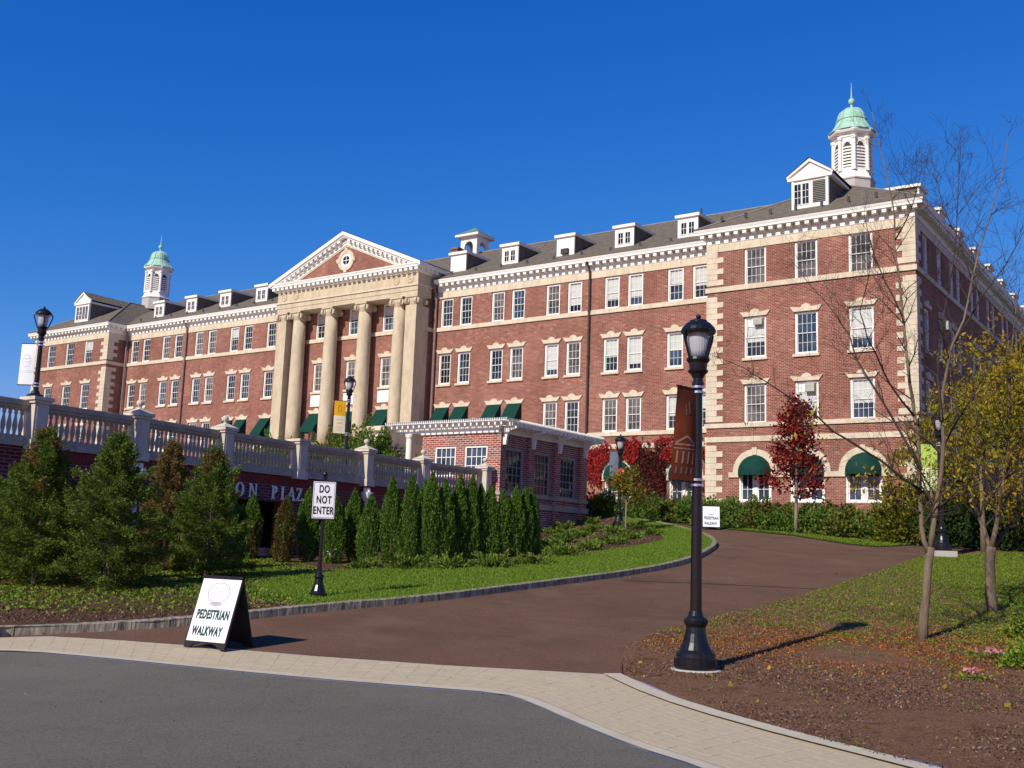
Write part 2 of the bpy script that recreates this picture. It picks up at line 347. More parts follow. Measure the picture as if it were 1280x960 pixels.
M['asphalt'] = ground_mat('asphalt', [((0.070, 0.065, 0.053), (0.255, 0.236, 0.190), 48), ((0.235, 0.218, 0.176), 0.3, .42, .75, .55), ((0.06, 0.057, 0.05), 2.2, .58, .8, .4), ((0.035, 0.033, 0.03), 7, .68, .74, .6), ((0.42, 0.40, 0.35), 60, .70, .73, .8)], .9, .8, 90)
M['drive'] = ground_mat('red_brown_paving', [((0.095, 0.054, 0.036), (0.225, 0.135, 0.090), 38), ((0.100, 0.064, 0.045), 0.3, .44, .68, .8), ((0.215, 0.140, 0.095), 0.8, .5, .75, .7), ((0.085, 0.05, 0.034), 3.2, .56, .75, .55), ((0.30, 0.22, 0.15), 55, .71, .74, .6)], .88, .7, 70)
M['mulch'] = ground_mat('bark_mulch', [((0.055, 0.030, 0.018), (0.16, 0.094, 0.058), 26), ((0.05, 0.08, 0.018), 1.1, .56, .68, .35), ((0.022, 0.014, 0.011), 3.0, .5, .7, .5)], .95, 1.0, 45)
M['bank'] = ground_mat('bank_soil', [((0.060, 0.030, 0.018), (0.33, 0.185, 0.110), 34), ((0.025, 0.016, 0.012), 4.0, .5, .7, .5), ((0.21, 0.17, 0.14), 70, .66, .74, .6)], .95, 1.0, 50)
M['lawn'] = ground_mat('lawn_turf', [((0.075, 0.135, 0.012), (0.145, 0.23, 0.026), 14), ((0.19, 0.235, 0.035), 0.8, .5, .75, .5)], .9, .8, 90)
M['field'] = ground_mat('rough_grass', [((0.03, 0.06, 0.012), (0.07, 0.11, 0.025), 5), ((0.09, 0.07, 0.03), 0.7, .5, .7, .5)], .95, .8, 30)
M['band'] = ground_mat('beige_paver', [((0.44, 0.365, 0.24), (0.54, 0.45, 0.305), 6), ((0.36, 0.30, 0.21), 30, .5, .75, .45), ((0.37,0.31,0.235), 0.9, .5, .75, .4)], .9, .3, 90)
M['bandbed'] = ground_mat('paver_joint_sand', [((0.38, 0.315, 0.24), (0.46, 0.385, 0.30), 9)], .95, .3, 90)
M['edging'] = ground_mat('pale_concrete_edging', [((0.46, 0.41, 0.30), (0.58, 0.52, 0.385), 6), ((0.36, 0.31, 0.22), 1.5, .5, .7, .5)], .9, .3, 80)
M['granite'] = plain('split_granite', (0.055, 0.049, 0.036), (0.47, 0.42, 0.305), 6, .85, 1.0, 9, stretch=(2.2, 2.2, .45))
ZN = {0: ('driveway', 'drive', 0), 1: ('pavement', 'bandbed', -.001), 2: ('lawn', 'lawn', .10), 3: ('planting_bed', 'mulch', .10), 4: ('bank', 'bank', .015), 5: ('ground', 'field', .02), 6: ('road', 'asphalt', -.008)}
def zone_obj(k):
    nm, mt, dz = ZN[k]; ff = cf[zone == k]; used, inv = np.unique(ff, return_inverse=True); inv = inv.reshape(ff.shape)
    V = np.c_[cv[used], cz[used] + dz]
    if k in (3, 4): V[:, 2] += np.array([0.05 * noise.noise((v[0]*.7, v[1]*.7, k)) for v in V])
    a, b, c = V[inv[:, 0]], V[inv[:, 1]], V[inv[:, 2]]
    fl = np.cross(b - a, c - a)[:, 2] < 0; inv[fl] = inv[fl][:, ::-1]
    me = bpy.data.meshes.new(nm); me.from_pydata(V.tolist(), [], inv.tolist()); me.materials.append(M[mt])
    me.polygons.foreach_set('use_smooth', [True] * len(me.polygons))
    o = link(nm, me); o['kind'] = 'structure'; return o
for k in ZN: zone_obj(k)
# far ground ring out to the horizon
mb = MB(); ring = []
inner = resample([(-60,-14),(60,-14),(60,110),(-60,110),(-60,-14)], 8)
for f in (1.0, 2.0, 5.0, 14.0):
    for (x, y) in inner[:-1]: ring.append((x * f, (y - 48) * f + 48, tz(x, y) + .02))
n = len(inner) - 1
mb.add(ring, [(j * n + i, j * n + (i + 1) % n, (j + 1) * n + (i + 1) % n, (j + 1) * n + i) for j in range(3) for i in range(n)])
o = mb.build('ground', M['field'], origin=(0, 0, 0), smooth=True, fix=True); o['kind'] = 'structure'

# --- pale concrete edging strips along the pavement
def strip(name, pl, w0, w1, mat, dz, step=.6):
    pl = resample(pl, step); mb = MB(); vs = []
    for i, p in enumerate(pl):
        a = pl[max(i-1, 0)]; b = pl[min(i+1, len(pl)-1)]; tx, ty = b[0]-a[0], b[1]-a[1]; L = math.hypot(tx, ty); nx, ny = -ty/L, tx/L
        for w in (w0, w1): vs.append((p[0]+nx*w, p[1]+ny*w))
    z = TZ(vs) + dz
    mb.add([(x, y, q) for (x, y), q in zip(vs, z)], [(2*i, 2*i+2, 2*i+3, 2*i+1) for i in range(len(pl)-1)])
    o = mb.build(name, mat, fix=True, origin=(*pl[0], 0)); o['kind'] = 'structure'
    if o.data.polygons[0].normal.z < 0: o.data.flip_normals()
    return o
strip('edging', smooth(ROAD_EDGE[2:-1], 1), -.01, .13, M['edging'], .008)
strip('edging', smooth(BAND_UP[BAND_UP.index((1.45,13.27)):-1], 1), -.22, .0, M['edging'], .022)
strip('drain', [(2.6,23.46),(4.6,23.38),(6.88,23.16)], -.02, .03, M['dark'], .006)
# thin red edging along the bank
strip('edging', drive_r_s[:-4], -.025, .005, plain('red_edging', (0.13, 0.042, 0.03), (0.19, 0.066, 0.045), 8, .9, .5, 60), .012, .4)

# --- pavers laid in courses along the pavement (nearest 300 as parts, the rest one part)
pav = empty('pavement', (0, 0, 0)); pav['kind'] = 'structure'
A = resample(ROAD_EDGE[3:-1], .05); B = resample(BAND_UP[3:-1], .05)
def bylen(pl, t):
    return pl[min(len(pl)-1, max(0, int(t * (len(pl) - 1))))]
# cross-lines tie points on both edges with matching progress
TA = [(-10,13.3),(-4.91,13.27),(-.89,11.96),(0.15,11.5),(.74,10.13),(1.57,8.35),(2.5,5),(2.8,2)]
TB = [(-10,14.25),(-5.4,14.7),(-.71,13.53),(1.45,13.27),(1.83,11.9),(2.9,9.6),(4.6,5),(4.9,2)]
ia = [split_at(A, p) for p in TA]; ib = [split_at(B, p) for p in TB]
rows = []; 
for k in range(len(TA) - 1):
    L = max(.2, (ia[k+1]-ia[k] + ib[k+1]-ib[k]) * .025); n = max(1, int(L / .24))
    for j in range(n):
        f = j / n; rows.append((A[int(ia[k] + f*(ia[k+1]-ia[k]))], B[int(ib[k] + f*(ib[k+1]-ib[k]))]))
paverlist = []
for i in range(len(rows) - 1):
    (a0, b0), (a1, b1) = rows[i], rows[i+1]
    nacr = max(3, int(round((math.hypot(b0[0]-a0[0], b0[1]-a0[1]) - .15) / .155)))
    for j in range(nacr):
        off = .5 / nacr * (i % 2)
        u0, u1 = .115 + (.875) * j / nacr, .115 + (.875) * (j + 1) / nacr
        g = .002
        def P(f, u, a0=a0, b0=b0, a1=a1, b1=b1):
            a = (a0[0]+(a1[0]-a0[0])*f, a0[1]+(a1[1]-a0[1])*f); b = (b0[0]+(b1[0]-b0[0])*f, b0[1]+(b1[1]-b0[1])*f)
            return (a[0]+(b[0]-a[0])*u, a[1]+(b[1]-a[1])*u)
        q = [P(g/.3, u0+.002), P(1-g/.3, u0+.002), P(1-g/.3, u1-.002), P(g/.3, u1-.002)]
        paverlist.append(q)
paverlist.sort(key=lambda q: math.hypot(q[0][0], q[0][1]))
vis = [q for q in paverlist if q[0][1] > 7.3 or q[2][1] > 7.3]; hid = [q for q in paverlist if not (q[0][1] > 7.3 or q[2][1] > 7.3)]
def paver_mesh(mb, q):
    zz = TZ(q); dz = random.uniform(-.001, .0015)
    mb.hexa([(x, y, z - .03 + dz) for (x, y), z in zip(q, zz)] + [(x, y, z + .0025 + dz) for (x, y), z in zip(q, zz)])
for q in vis[:300]:
    mb = MB(); paver_mesh(mb, q); mb.build('paver', M['band'], pav, fix=True)
mb = MB()
for q in vis[300:] + hid: paver_mesh(mb, q)
o = mb.build('paver_field', M['band'], pav, fix=True); o['kind'] = 'stuff'

# --- granite kerb, one stone at a time
kerb = empty('kerb', (0, 0, 0)); kerb['kind'] = 'structure'
KL = resample(smooth(KERB, 1), .05); step = []; acc = 0
i = 0
while i < len(KL) - 12:
    y = KL[i][1]; ln = int(random.uniform(1.5, 2.1) / .05)
    j = min(len(KL) - 1, i + ln); seg = [KL[i]] + [KL[min(j, i + (j-i)*k//4)] for k in (1, 2, 3)] + [KL[j]]
    mb = MB(); L = []; R = []
    for q, p in enumerate(seg):
        a = seg[max(q-1, 0)]; b = seg[min(q+1, 4)]; tx, ty = b[0]-a[0], b[1]-a[1]; ll = math.hypot(tx, ty); nx, ny = -ty/ll, tx/ll
        p = (p[0] + (tx/ll)*(.006 if q == 0 else (-.006 if q == 4 else 0)), p[1] + (ty/ll)*(.006 if q == 0 else (-.006 if q == 4 else 0)))
        L.append((p[0]+nx*.15, p[1]+ny*.15)); R.append((p[0]+random.uniform(-.006, .006), p[1]+random.uniform(-.006, .006)))
    zl = TZ(L); zr = TZ(R); top = .125 + random.uniform(-.006, .006); vs = []
    for q in range(5): vs += [(*R[q], zr[q]-.1), (*R[q], zr[q]+top-.008), (R[q][0]*.93+L[q][0]*.07, R[q][1]*.93+L[q][1]*.07, zr[q]+top), (*L[q], zl[q]+top), (*L[q], zl[q]-.1)]
    fs = [(5*q+k, 5*q+k+1, 5*q+k+6, 5*q+k+5) for q in range(4) for k in range(4)] + [(0, 1, 2, 3, 4), (24, 23, 22, 21, 20)]
    mb.add(vs, fs).build('kerb_stone', M['granite'], kerb, fix=True)
    i = j
# ------------------------------------------------------------------ the brick hall (local axes: x along facade, y inwards, z up)
WF, MF, PF = 48.35, 50.0, 49.35           # planes: wings, main wall, wall behind the portico
SC0, ZB = -47.5, 2.4
OFF = (SC0, 50.0, ZB)
hall = empty('brick_hall', F(SC0, 50.0, ZB), -AZ)
tag(hall, 'long red brick hall with columned white portico, slate roof and two green-domed cupolas', 'building')
RW0, RW1, LW0, LW1 = -22.1, -11.9, -83.1, -72.9
PR, PL = -41.4, -53.6                      # portico sides
def bpart(name, mb, mat, parent=hall, **k): return mb.build(name, mat, parent, OFF, **k)
def at_hall(s, D, z): return (s - OFF[0], D - OFF[1], z - OFF[2])

def wall(mb, ax, plane, a0, a1, z0, z1, ops, into, rev=.10):
    """ops: (a0,a1,z0,z1,arch_radius or 0). ax 'x': wall spans x at y=plane; into=+1/-1 is the direction of the reveal"""
    P = (lambda a, z, t=0: (a, plane + t, z)) if ax == 'x' else (lambda a, z, t=0: (plane + t, a, z))
    A = sorted({a0, a1, *[o[0] for o in ops], *[o[1] for o in ops]}); Z = sorted({z0, z1, *[o[2] for o in ops], *[o[3] for o in ops]})
    A = [a for a in A if a0 <= a <= a1]; Z = [z for z in Z if z0 <= z <= z1]
    for i in range(len(A) - 1):
        j = 0
        while j < len(Z) - 1:
            cx = (A[i] + A[i+1]) / 2
            ins = lambda jj: any(o[0] < cx < o[1] and o[2] < (Z[jj] + Z[jj+1]) / 2 < o[3] for o in ops)
            if ins(j): j += 1; continue
            k = j
            while k + 1 < len(Z) - 1 and not ins(k + 1): k += 1
            mb.quad(P(A[i], Z[j]), P(A[i+1], Z[j]), P(A[i+1], Z[k+1]), P(A[i], Z[k+1])); j = k + 1
    d = into * rev
    for o in ops:
        b0, b1, c0, c1, r = o
        top = c1
        if r:
            zc = c1 - r; cx = (b0 + b1) / 2; top = zc; N = 16; arc = [(cx - r * math.cos(PI * k / N), zc + r * math.sin(PI * k / N)) for k in range(N + 1)]
            for k in range(N):
                (xa, za), (xb, zb) = arc[k], arc[k+1]
                mb.quad(P(xa, za), P(xb, zb), P(xb, c1), P(xa, c1))
                mb.quad(P(xa, za), P(xb, zb), P(xb, zb, d), P(xa, za, d))
        else: mb.quad(P(b0, c1), P(b1, c1), P(b1, c1, d), P(b0, c1, d))
        mb.quad(P(b0, c0), P(b0, top), P(b0, top, d), P(b0, c0, d)); mb.quad(P(b1, c0), P(b1, top), P(b1, top, d), P(b1, c0, d))
        mb.quad(P(b0, c0), P(b1, c0), P(b1, c0, d), P(b0, c0, d))

# ---- window catalogue
ROWZ = {4: (14.95, 16.78), 3: (11.36, 13.28), 2: (8.02, 9.90)}
MC = [c + h for c in (-39.6, -35.7, -31.78, -27.87, -23.97) for h in (-.735, .735)]
LC = sorted(-95.0 - s for s in MC)
WC = [-19.55, -16.98, -14.37]; LWC = [-80.63, -78.02, -75.45]
PC = [-50.48, -47.5, -44.52]
SIDE = [50.25, 52.95, 55.5, 57.0, 60.3, 61.8, 64.6, 66.1, 69.0, 70.5, 73.5, 75.0, 78, 79.5, 82.5, 84, 87, 88.5, 91.5, 93, 96, 97.5]
MW, WW = .94, 1.13
ops_m, ops_w, ops_l, ops_p, ops_s = [], [], [], [], []
wins = []    # (s, D, z0, z1, width, kind, facing, row)
for r, (z0, z1) in ROWZ.items():
    for s in MC: ops_m.append((s-MW/2, s+MW/2, z0, z1, 0)); wins.append((s, MF, z0, z1, MW, 'm', 0, r))
    for s in LC: ops_m.append((s-MW/2, s+MW/2, z0, z1, 0)); wins.append((s, MF, z0, z1, MW, 'm', 0, r))
    for s in PC: ops_p.append((s-.55, s+.55, z0, z1, 0)); wins.append((s, PF, z0, z1, 1.1, 'p', 0, r))
    zz0, zz1 = (z0 - .10, z1 + .04) if r == 4 else ((z0 - .14, z1) if r == 3 else (z0 - .06, z1))
    for s in WC: ops_w.append((s-WW/2, s+WW/2, zz0, zz1, 0)); wins.append((s, WF, zz0, zz1, WW, 'w', 0, r))
    for s in LWC: ops_l.append((s-WW/2, s+WW/2, zz0, zz1, 0)); wins.append((s, WF, zz0, zz1, WW, 'w', 0, r))
    for D in SIDE: ops_s.append((D-.5, D+.5, zz0, zz1, 0)); wins.append((RW1, D, zz0, zz1, 1.0, 's', 1, r))
ARW = .82
for s in WC: ops_w.append((s-ARW, s+ARW, 4.16, 6.42, ARW))
ARM = [-27.98, -24.1]
for s in ARM: ops_m.append((s-ARW, s+ARW, 4.0, 6.42, ARW))

b1 = MB()
wall(b1, 'x', MF, LW1, PL, ZB, 16.8, [o for o in ops_m if o[1] < PL], 1); wall(b1, 'x', MF, PR, RW0, ZB, 16.8, [o for o in ops_m if o[0] > PR], 1)
b1.quad((LW1, 64, ZB), (RW0, 64, ZB), (RW0, 64, 17.4), (LW1, 64, 17.4))
bpart('wall', b1, M['brick'], fix=False)
b2 = MB(); wall(b2, 'x', WF, RW0, RW1, ZB, 16.8, ops_w, 1); wall(b2, 'y', RW1, WF, 110, ZB, 16.8, ops_s, -1)
b2.quad((RW0, WF, ZB), (RW0, MF, ZB), (RW0, MF, 16.8), (RW0, WF, 16.8)); b2.quad((RW0, 64, ZB), (RW0, 110, ZB), (RW0, 110, 16.8), (RW0, 64, 16.8)); b2.quad((RW0, 110, ZB), (RW1, 110, ZB), (RW1, 110, 16.8), (RW0, 110, 16.8))
bpart('wall', b2, M['brick'])
b3 = MB(); wall(b3, 'x', WF, LW0, LW1, ZB, 16.8, ops_l, 1)
for a, b in ((WF, MF), (64, 110)): b3.quad((LW1, a, ZB), (LW1, b, ZB), (LW1, b, 16.8), (LW1, a, 16.8))
b3.quad((LW0, WF, ZB), (LW0, 110, ZB), (LW0, 110, 16.8), (LW0, WF, 16.8)); b3.quad((LW0, 110, ZB), (LW1, 110, ZB), (LW1, 110, 16.8), (LW0, 110, 16.8))
bpart('wall', b3, M['brick'])
b4 = MB(); wall(b4, 'x', PF, PL, PR, ZB, 18.0, ops_p, 1)
b4.quad((PR, PF, ZB), (PR, MF, ZB), (PR, MF, 18), (PR, PF, 18)); b4.quad((PL, PF, ZB), (PL, MF, ZB), (PL, MF, 18), (PL, PF, 18))
bpart('wall', b4, M['brick'])
# brick soldier arches above the lower windows: thin recessed line, one part
mb = MB()
for s in MC + LC:
    for k in range(6):
        a0 = -.5 + k / 6; a1 = -.5 + (k + 1) / 6; h = lambda t: .16 * math.sqrt(max(0, 1 - (2 * t) ** 2))
        mb.hexa([(s + a0*.95, MF-.012, 10.42 + h(a0)), (s + a1*.95, MF-.012, 10.42 + h(a1)), (s + a1*.95, MF+.01, 10.42 + h(a1)), (s + a0*.95, MF+.01, 10.42 + h(a0)),
                 (s + a0*.95, MF-.012, 10.46 + h(a0)), (s + a1*.95, MF-.012, 10.46 + h(a1)), (s + a1*.95, MF+.01, 10.46 + h(a1)), (s + a0*.95, MF+.01, 10.46 + h(a0))])
o = bpart('relieving_arches', mb, M['pipe'], fix=True); o['kind'] = 'stuff'

# ---- windows: shared meshes; the frame is the part, glass, blind, sill, lintel its sub-parts
def win_frame(w, h, cols, rows, cas=.085):
    mb = MB(); a = w/2
    def ring(x0, x1, z0, z1, t, y0, y1):
        mb.box(x0, x0+t, y0, y1, z0, z1); mb.box(x1-t, x1, y0, y1, z0, z1); mb.box(x0+t, x1-t, y0, y1, z1-t, z1); mb.box(x0+t, x1-t, y0, y1, z0, z0+t)
    ring(-a+.004, a-.004, .004, h-.004, cas, .06, .20)
    i = cas + .004; hm = h * .5
    ring(-a+i, a-i, i, hm+.018, .032, .13, .165); ring(-a+i, a-i, hm-.018, h-i, .032, .10, .135)
    x0, x1 = -a+i+.032, a-i-.032
    for k in range(1, cols):
        x = x0 + (x1-x0)*k/cols
        mb.box(x-.008, x+.008, .137, .163, i+.032, hm-.018); mb.box(x-.008, x+.008, .107, .133, hm+.018, h-i-.032)
    r2 = rows // 2
    for k in range(1, r2):
        z = i+.04 + (hm-.02-i-.04)*k/r2; mb.box(x0, x1, .139, .161, z-.008, z+.008)
        z = hm+.02 + (h-i-.04-hm-.02)*k/r2; mb.box(x0, x1, .109, .131, z-.008, z+.008)
    return mb
def glass_mb(w, h): a = w/2-.105; return MB().quad((-a, .155, .1), (a, .155, .1), (a, .155, h/2), (-a, .155, h/2)).quad((-a, .128, h/2), (a, .128, h/2), (a, .128, h-.1), (-a, .128, h-.1))
def blind_mb(w, h, f):
    a = w/2-.14; mb = MB(); zt = h-.17; zb = zt-(h-.3)*f
    zm = max(zb, h/2); mb.quad((-a, .1255, zm), (a, .1255, zm), (a, .1255, zt), (-a, .1255, zt))
    if zb < h/2: mb.quad((-a, .1525, zb), (a, .1525, zb), (a, .1525, h/2), (-a, .1525, h/2))
    return mb
cache = {}
def C(key, fn):
    if key not in cache: cache[key] = fn()
    return cache[key]
def lintel_mb(w):
    a = w/2; pr = [(-a-.04, 0), (a+.04, 0), (a+.22, .25), (.26, .20), (.16, .33), (.09, .33), (.06, .37), (-.06, .37), (-.09, .33), (-.16, .33), (-.26, .20), (-a-.22, .25)]
    return MB().extr(pr, 'y', -.07, .05)
def sill_mb(w): a = w/2; return MB().box(-a-.09, a+.09, -.09, .17, -.13, -.002)
SPEC = {}
for i, (k, f) in enumerate({'4': [0, 0, 't', 0, 't', .78, .72, .72, .45, .6], '3': [0, 0, 0, 't', .82, 't', .55, .84, .52, .6], '2': [0, 0, 0, 0, 't', 0, 't', 't', .6, .4]}.items()):
    for s, v in zip(MC, f): SPEC[(int(k), round(s, 2))] = v
SPEC.update({(4, -19.55): 't', (4, -16.98): 't', (4, -14.37): 't', (3, -19.55): .62, (3, -16.98): 0, (3, -14.37): .72, (2, -19.55): 't', (2, -16.98): .75, (2, -14.37): .6})
rs = random.Random(3)
for (s, D, z0, z1, w, kind, face, row) in wins:
    h = round(z1 - z0, 3); cols = 4 if kind in ('w', 's') else 3
    me = C(('f', w, h, cols), lambda: win_frame(w, h, cols, 4).mesh('window', M['frame'], fix=True))
    rz = 0 if face == 0 else PI/2
    loc = at_hall(s, D, z0)
    f = link('window', me, hall, loc, rz)
    sp = SPEC.get((row, round(s, 2)))
    if sp is None or face: sp = rs.choice([0, 0, 0, 't', 0, .4, 0]) if not (kind == 'p') else rs.choice([.4, 't', 't', 0])
    g = M['curtain'] if sp == 't' else (M['bluegray'] if rs.random() < .4 else M['glass'])
    gm = C(('g', w, h, g.name), lambda: glass_mb(w, h).mesh('pane', g, fix=False))
    link('pane', gm, f)
    if isinstance(sp, float):
        bmn = C(('b', w, h, sp), lambda: blind_mb(w, h, sp).mesh('blind', M['blind'])); link('blind', bmn, f)
    if row == 3 or (row == 2 and kind in ('l',)):
        link('sill', C(('s', w), lambda: sill_mb(w).mesh('sill', M['stone'], fix=True)), f)
    if row in (2, 3): link('lintel', C(('k', w), lambda: lintel_mb(w).mesh('lintel', M['stone'], fix=True)), f, (0, 0, h + .015))
    if row == 2 and kind in ('m',) and s < -50: link('sill', C(('s', w), lambda: sill_mb(w).mesh('sill', M['stone'], fix=True)), f)
    # air conditioners and their fillers
    if kind == 'w' and ((row == 3 and abs(s + 19.55) < .1) or (row == 2 and abs(s + 16.98) < .1)):
        big = row == 2
        acm = MB(); acm.box(-.05, .40, -.14, .12, h-.52 if big else h-.44, h-.14)
        for k in range(5): acm.box(-.03, .27, -.148, -.139, h-.40+k*.045 if not big else h-.48+k*.06, h-.385+k*.045 if not big else h-.46+k*.06)
        o = acm.build('air_conditioner', M['ac'], f, origin=(.17, 0, h-.5)); o.location = (.17, 0, h-.5)
        fm = MB().box(-.42, -.07, .09, .12, h-.5, h-.12); fm.build('filler_panel', M['frame'], f)
    if kind == 's' and row == 3 and 52.5 < D < 53.2:
        acm = MB(); acm.box(-.3, .3, -.4, .12, h-.55, h-.12); acm.build('air_conditioner', M['ac'], f)
# white panels under the third-floor portico windows
for s in PC: bpart('apron_panel', MB().box(s-.6, s+.6, PF-.05, PF+.02, 10.38, 11.14), M['white'], fix=True)

# ---- arched ground-floor windows: wide casement pair, round canvas awning, stone surround
def arch_frame():
    mb = MB(); r = ARW-.006; zs = 1.44; N = 14
    for t0, t1, y0, y1 in ((r, r-.10, .03, .2),):
        arc = [(-math.cos(PI*k/N), math.sin(PI*k/N)) for k in range(N+1)]
        for k in range(N):
            (ca, sa), (cb, sb) = arc[k], arc[k+1]
            q = [(t0*ca, zs+t0*sa), (t0*cb, zs+t0*sb), (t1*cb, zs+t1*sb), (t1*ca, zs+t1*sa)]
            mb.hexa([(x, y0, z) for x, z in q] + [(x, y1, z) for x, z in q])
    mb.box(-r, -r+.1, .03, .2, .1, zs); mb.box(r-.1, r, .03, .2, .1, zs); mb.box(-.11, .11, .05, .2, .1, zs); mb.box(-r, r, .0, .2, .004, .1)
    mb.box(-r+.1, r-.1, .06, .18, zs-.05, zs+.05)
    for sx in (-1, 1):
        x0, x1 = (.11, r-.1)
        for xa, xb in ((x0, x0+.05), (x1-.05, x1), ((x0+x1)/2-.012, (x0+x1)/2+.012)): mb.box(min(sx*xa, sx*xb), max(sx*xa, sx*xb), .09, .16, .1, zs-.05)
        mb.box(min(sx*(x0+.05), sx*(x1-.05)), max(sx*(x0+.05), sx*(x1-.05)), .1, .15, .62, .645); mb.box(min(sx*(x0+.05), sx*(x1-.05)), max(sx*(x0+.05), sx*(x1-.05)), .1, .15, .1, .15)
    return mb
def arch_awning():
    mb = MB(); R = ARW+.0; N = 18; Mm = 8; vs = []
    for i in range(Mm + 1):
        ph = (PI/2) * i / Mm                        # from wall (0) out to front (90)
        for k in range(N + 1):
            th = PI * k / N
            x = -R * math.cos(th); up = R * math.sin(th)
            vs.append((x, -(up * math.sin(ph)) * .85 - .02, 1.44 + up * math.cos(ph)))
    fs = [(i*(N+1)+k, i*(N+1)+k+1, (i+1)*(N+1)+k+1, (i+1)*(N+1)+k) for i in range(Mm) for k in range(N)]
    mb.add(vs, fs)
    lo = []                                          # scalloped valance
    for k in range(N * 2 + 1):
        th = PI * k / (N*2); x = -R*math.cos(th); y = -R*math.sin(th)*.85 - .02
        lo.append((x, y, 1.445)); lo.append((x, y, 1.24 + .035 * abs(math.sin(th * 9))))
    mb.add(lo, [(2*k, 2*k+2, 2*k+3, 2*k+1) for k in range(N*2)])
    return mb
def arch_surround():
    mb = MB(); N = 20; zs = 1.44; r0, r1 = ARW+.005, ARW+.30
    for k in range(N):
        a, b = PI*k/N, PI*(k+1)/N; q = [(-r0*math.cos(a), zs+r0*math.sin(a)), (-r0*math.cos(b), zs+r0*math.sin(b)), (-r1*math.cos(b), zs+r1*math.sin(b)), (-r1*math.cos(a), zs+r1*math.sin(a))]
        mb.hexa([(x, -.06, z) for x, z in q] + [(x, .03, z) for x, z in q])
    return mb
af, aa, asr = arch_frame().mesh('window', M['frame'], fix=True), arch_awning().mesh('awning', M['awning'], smooth=True), arch_surround().mesh('surround', M['stone'], fix=True)
ag = MB().add([(-.72, .14, .1), (.72, .14, .1)] + [(.74*math.cos(PI*k/12), .14, 1.44+.74*math.sin(PI*k/12)) for k in range(13)], [tuple(range(15))]).mesh('pane', M['bluegray'])
ak = MB().extr([(-.10, 0), (.10, 0), (.13, .36), (-.13, .36)], 'y', -.10, .02).mesh('keystone', M['stone'], fix=True)
for s, D, z in [(x, WF, 4.16) for x in WC] + [(x, MF, 4.0) for x in ARM]:
    z = 6.42 - ARW - 1.44
    f = link('arched_window', af, hall, at_hall(s, D, z)); link('pane', ag, f); link('awning', aa, f); link('surround', asr, f); link('keystone', ak, f, (0, 0, 1.44+ARW+.02))
    if D == MF: f.children[0]['label'] = f.children[0].get('label', 'dark glass pane'); del f.children[0]['label']
mb = MB()
xs = [RW0+.9] + [v for s in WC for v in (s-ARW-.3, s+ARW+.3)] + [RW1-.9]
for a, b in ((xs[1]-.22, xs[1]+.3), (xs[2]-.3, xs[3]+.3), (xs[4]-.3, xs[5]+.3), (xs[6]-.3, xs[6]+.22)): bpart('impost_band', MB().box(a, b, WF-.075, WF+.02, 5.36, 5.6), M['stone'], fix=True)
for s in ARM:
    for sx in (-1, 1): a = s + sx*ARW; bpart('impost_band', MB().box(min(a, a+sx*.5), max(a, a+sx*.5), MF-.075, MF+.02, 5.36, 5.6), M['stone'], fix=True)


# ---- belts, frieze stones, cornice
def run_front(fn):
    """calls fn(x0,x1,plane) for each stretch of the front"""
    fn(LW0, LW1, WF); fn(LW1, PL-.0, MF); fn(PR, RW0, MF); fn(RW0, RW1, WF)
belts = [(14.70, 14.95, .08), (7.80, 8.02, .08), (7.10, 7.36, .06)]
for z0, z1, p in belts:
    mb = MB()
    for a, b, D in ((LW0-p, LW1+p, WF), (LW1+p+.002, PL-.002, MF), (PR+p+.002, RW0-p-.002, MF), (RW0-p, RW1+p, WF)): mb.box(a, b, D-p, D+.02, z0, z1)
    mb.box(RW1-.02, RW1+p, WF+.021, 109.9, z0+.001, z1-.001); mb.box(LW1-.02, LW1+p, WF+.021, MF-p-.001, z0+.001, z1-.001)
    mb.box(PR-.02, PR+p, PF+.0, MF+.01, z0+.001, z1-.001); mb.box(PL+.001, PR-.001, PF-p, PF+.02, z0, z1)
    bpart('belt_course', mb, M['stone'], fix=True)
def frieze_run(x0, x1, plane, ax='x', sgn=-1, lim=99):
    n = max(1, int(round(abs(x1-x0)/1.15))); st = (x1-x0)/n
    for k in range(n):
        a, b = x0+st*k+.004, x0+st*(k+1)-.004; j = random.uniform(-.003, .003)
        mb = MB().box(a, b, plane-.035+j, plane+.05, 16.80, 17.215) if ax == 'x' else MB().box(plane-.05, plane+.035+j, a, b, 16.80, 17.215)
        bpart('frieze_stone', mb, M['stone'], fix=True)
frieze_run(LW0+.6, LW1-.6, WF); frieze_run(LW1+.04, PL-.02, MF); frieze_run(PR+.02, RW0-.04, MF); frieze_run(RW0+.6, RW1-.6, WF)
frieze_run(WF+.6, 72, RW1, 'y')
bpart('frieze_course', MB().box(RW1-.05, RW1+.035, 72.01, 110, 16.80, 17.215), M['stone'], fix=True); bpart('frieze_course', MB().box(LW1-.05, LW1+.03, WF+.6, MF-.04, 16.8, 17.215), M['stone'], fix=True)
for s_, g_ in ((RW0, 1), (RW1, -1), (LW1, -1), (LW0, 1)):
    bpart('frieze_stone', MB().box(min(s_-.04*g_, s_+.596*g_), max(s_-.04*g_, s_+.596*g_), WF-.04, WF+.596, 16.80, 17.215), M['stone'], fix=True)
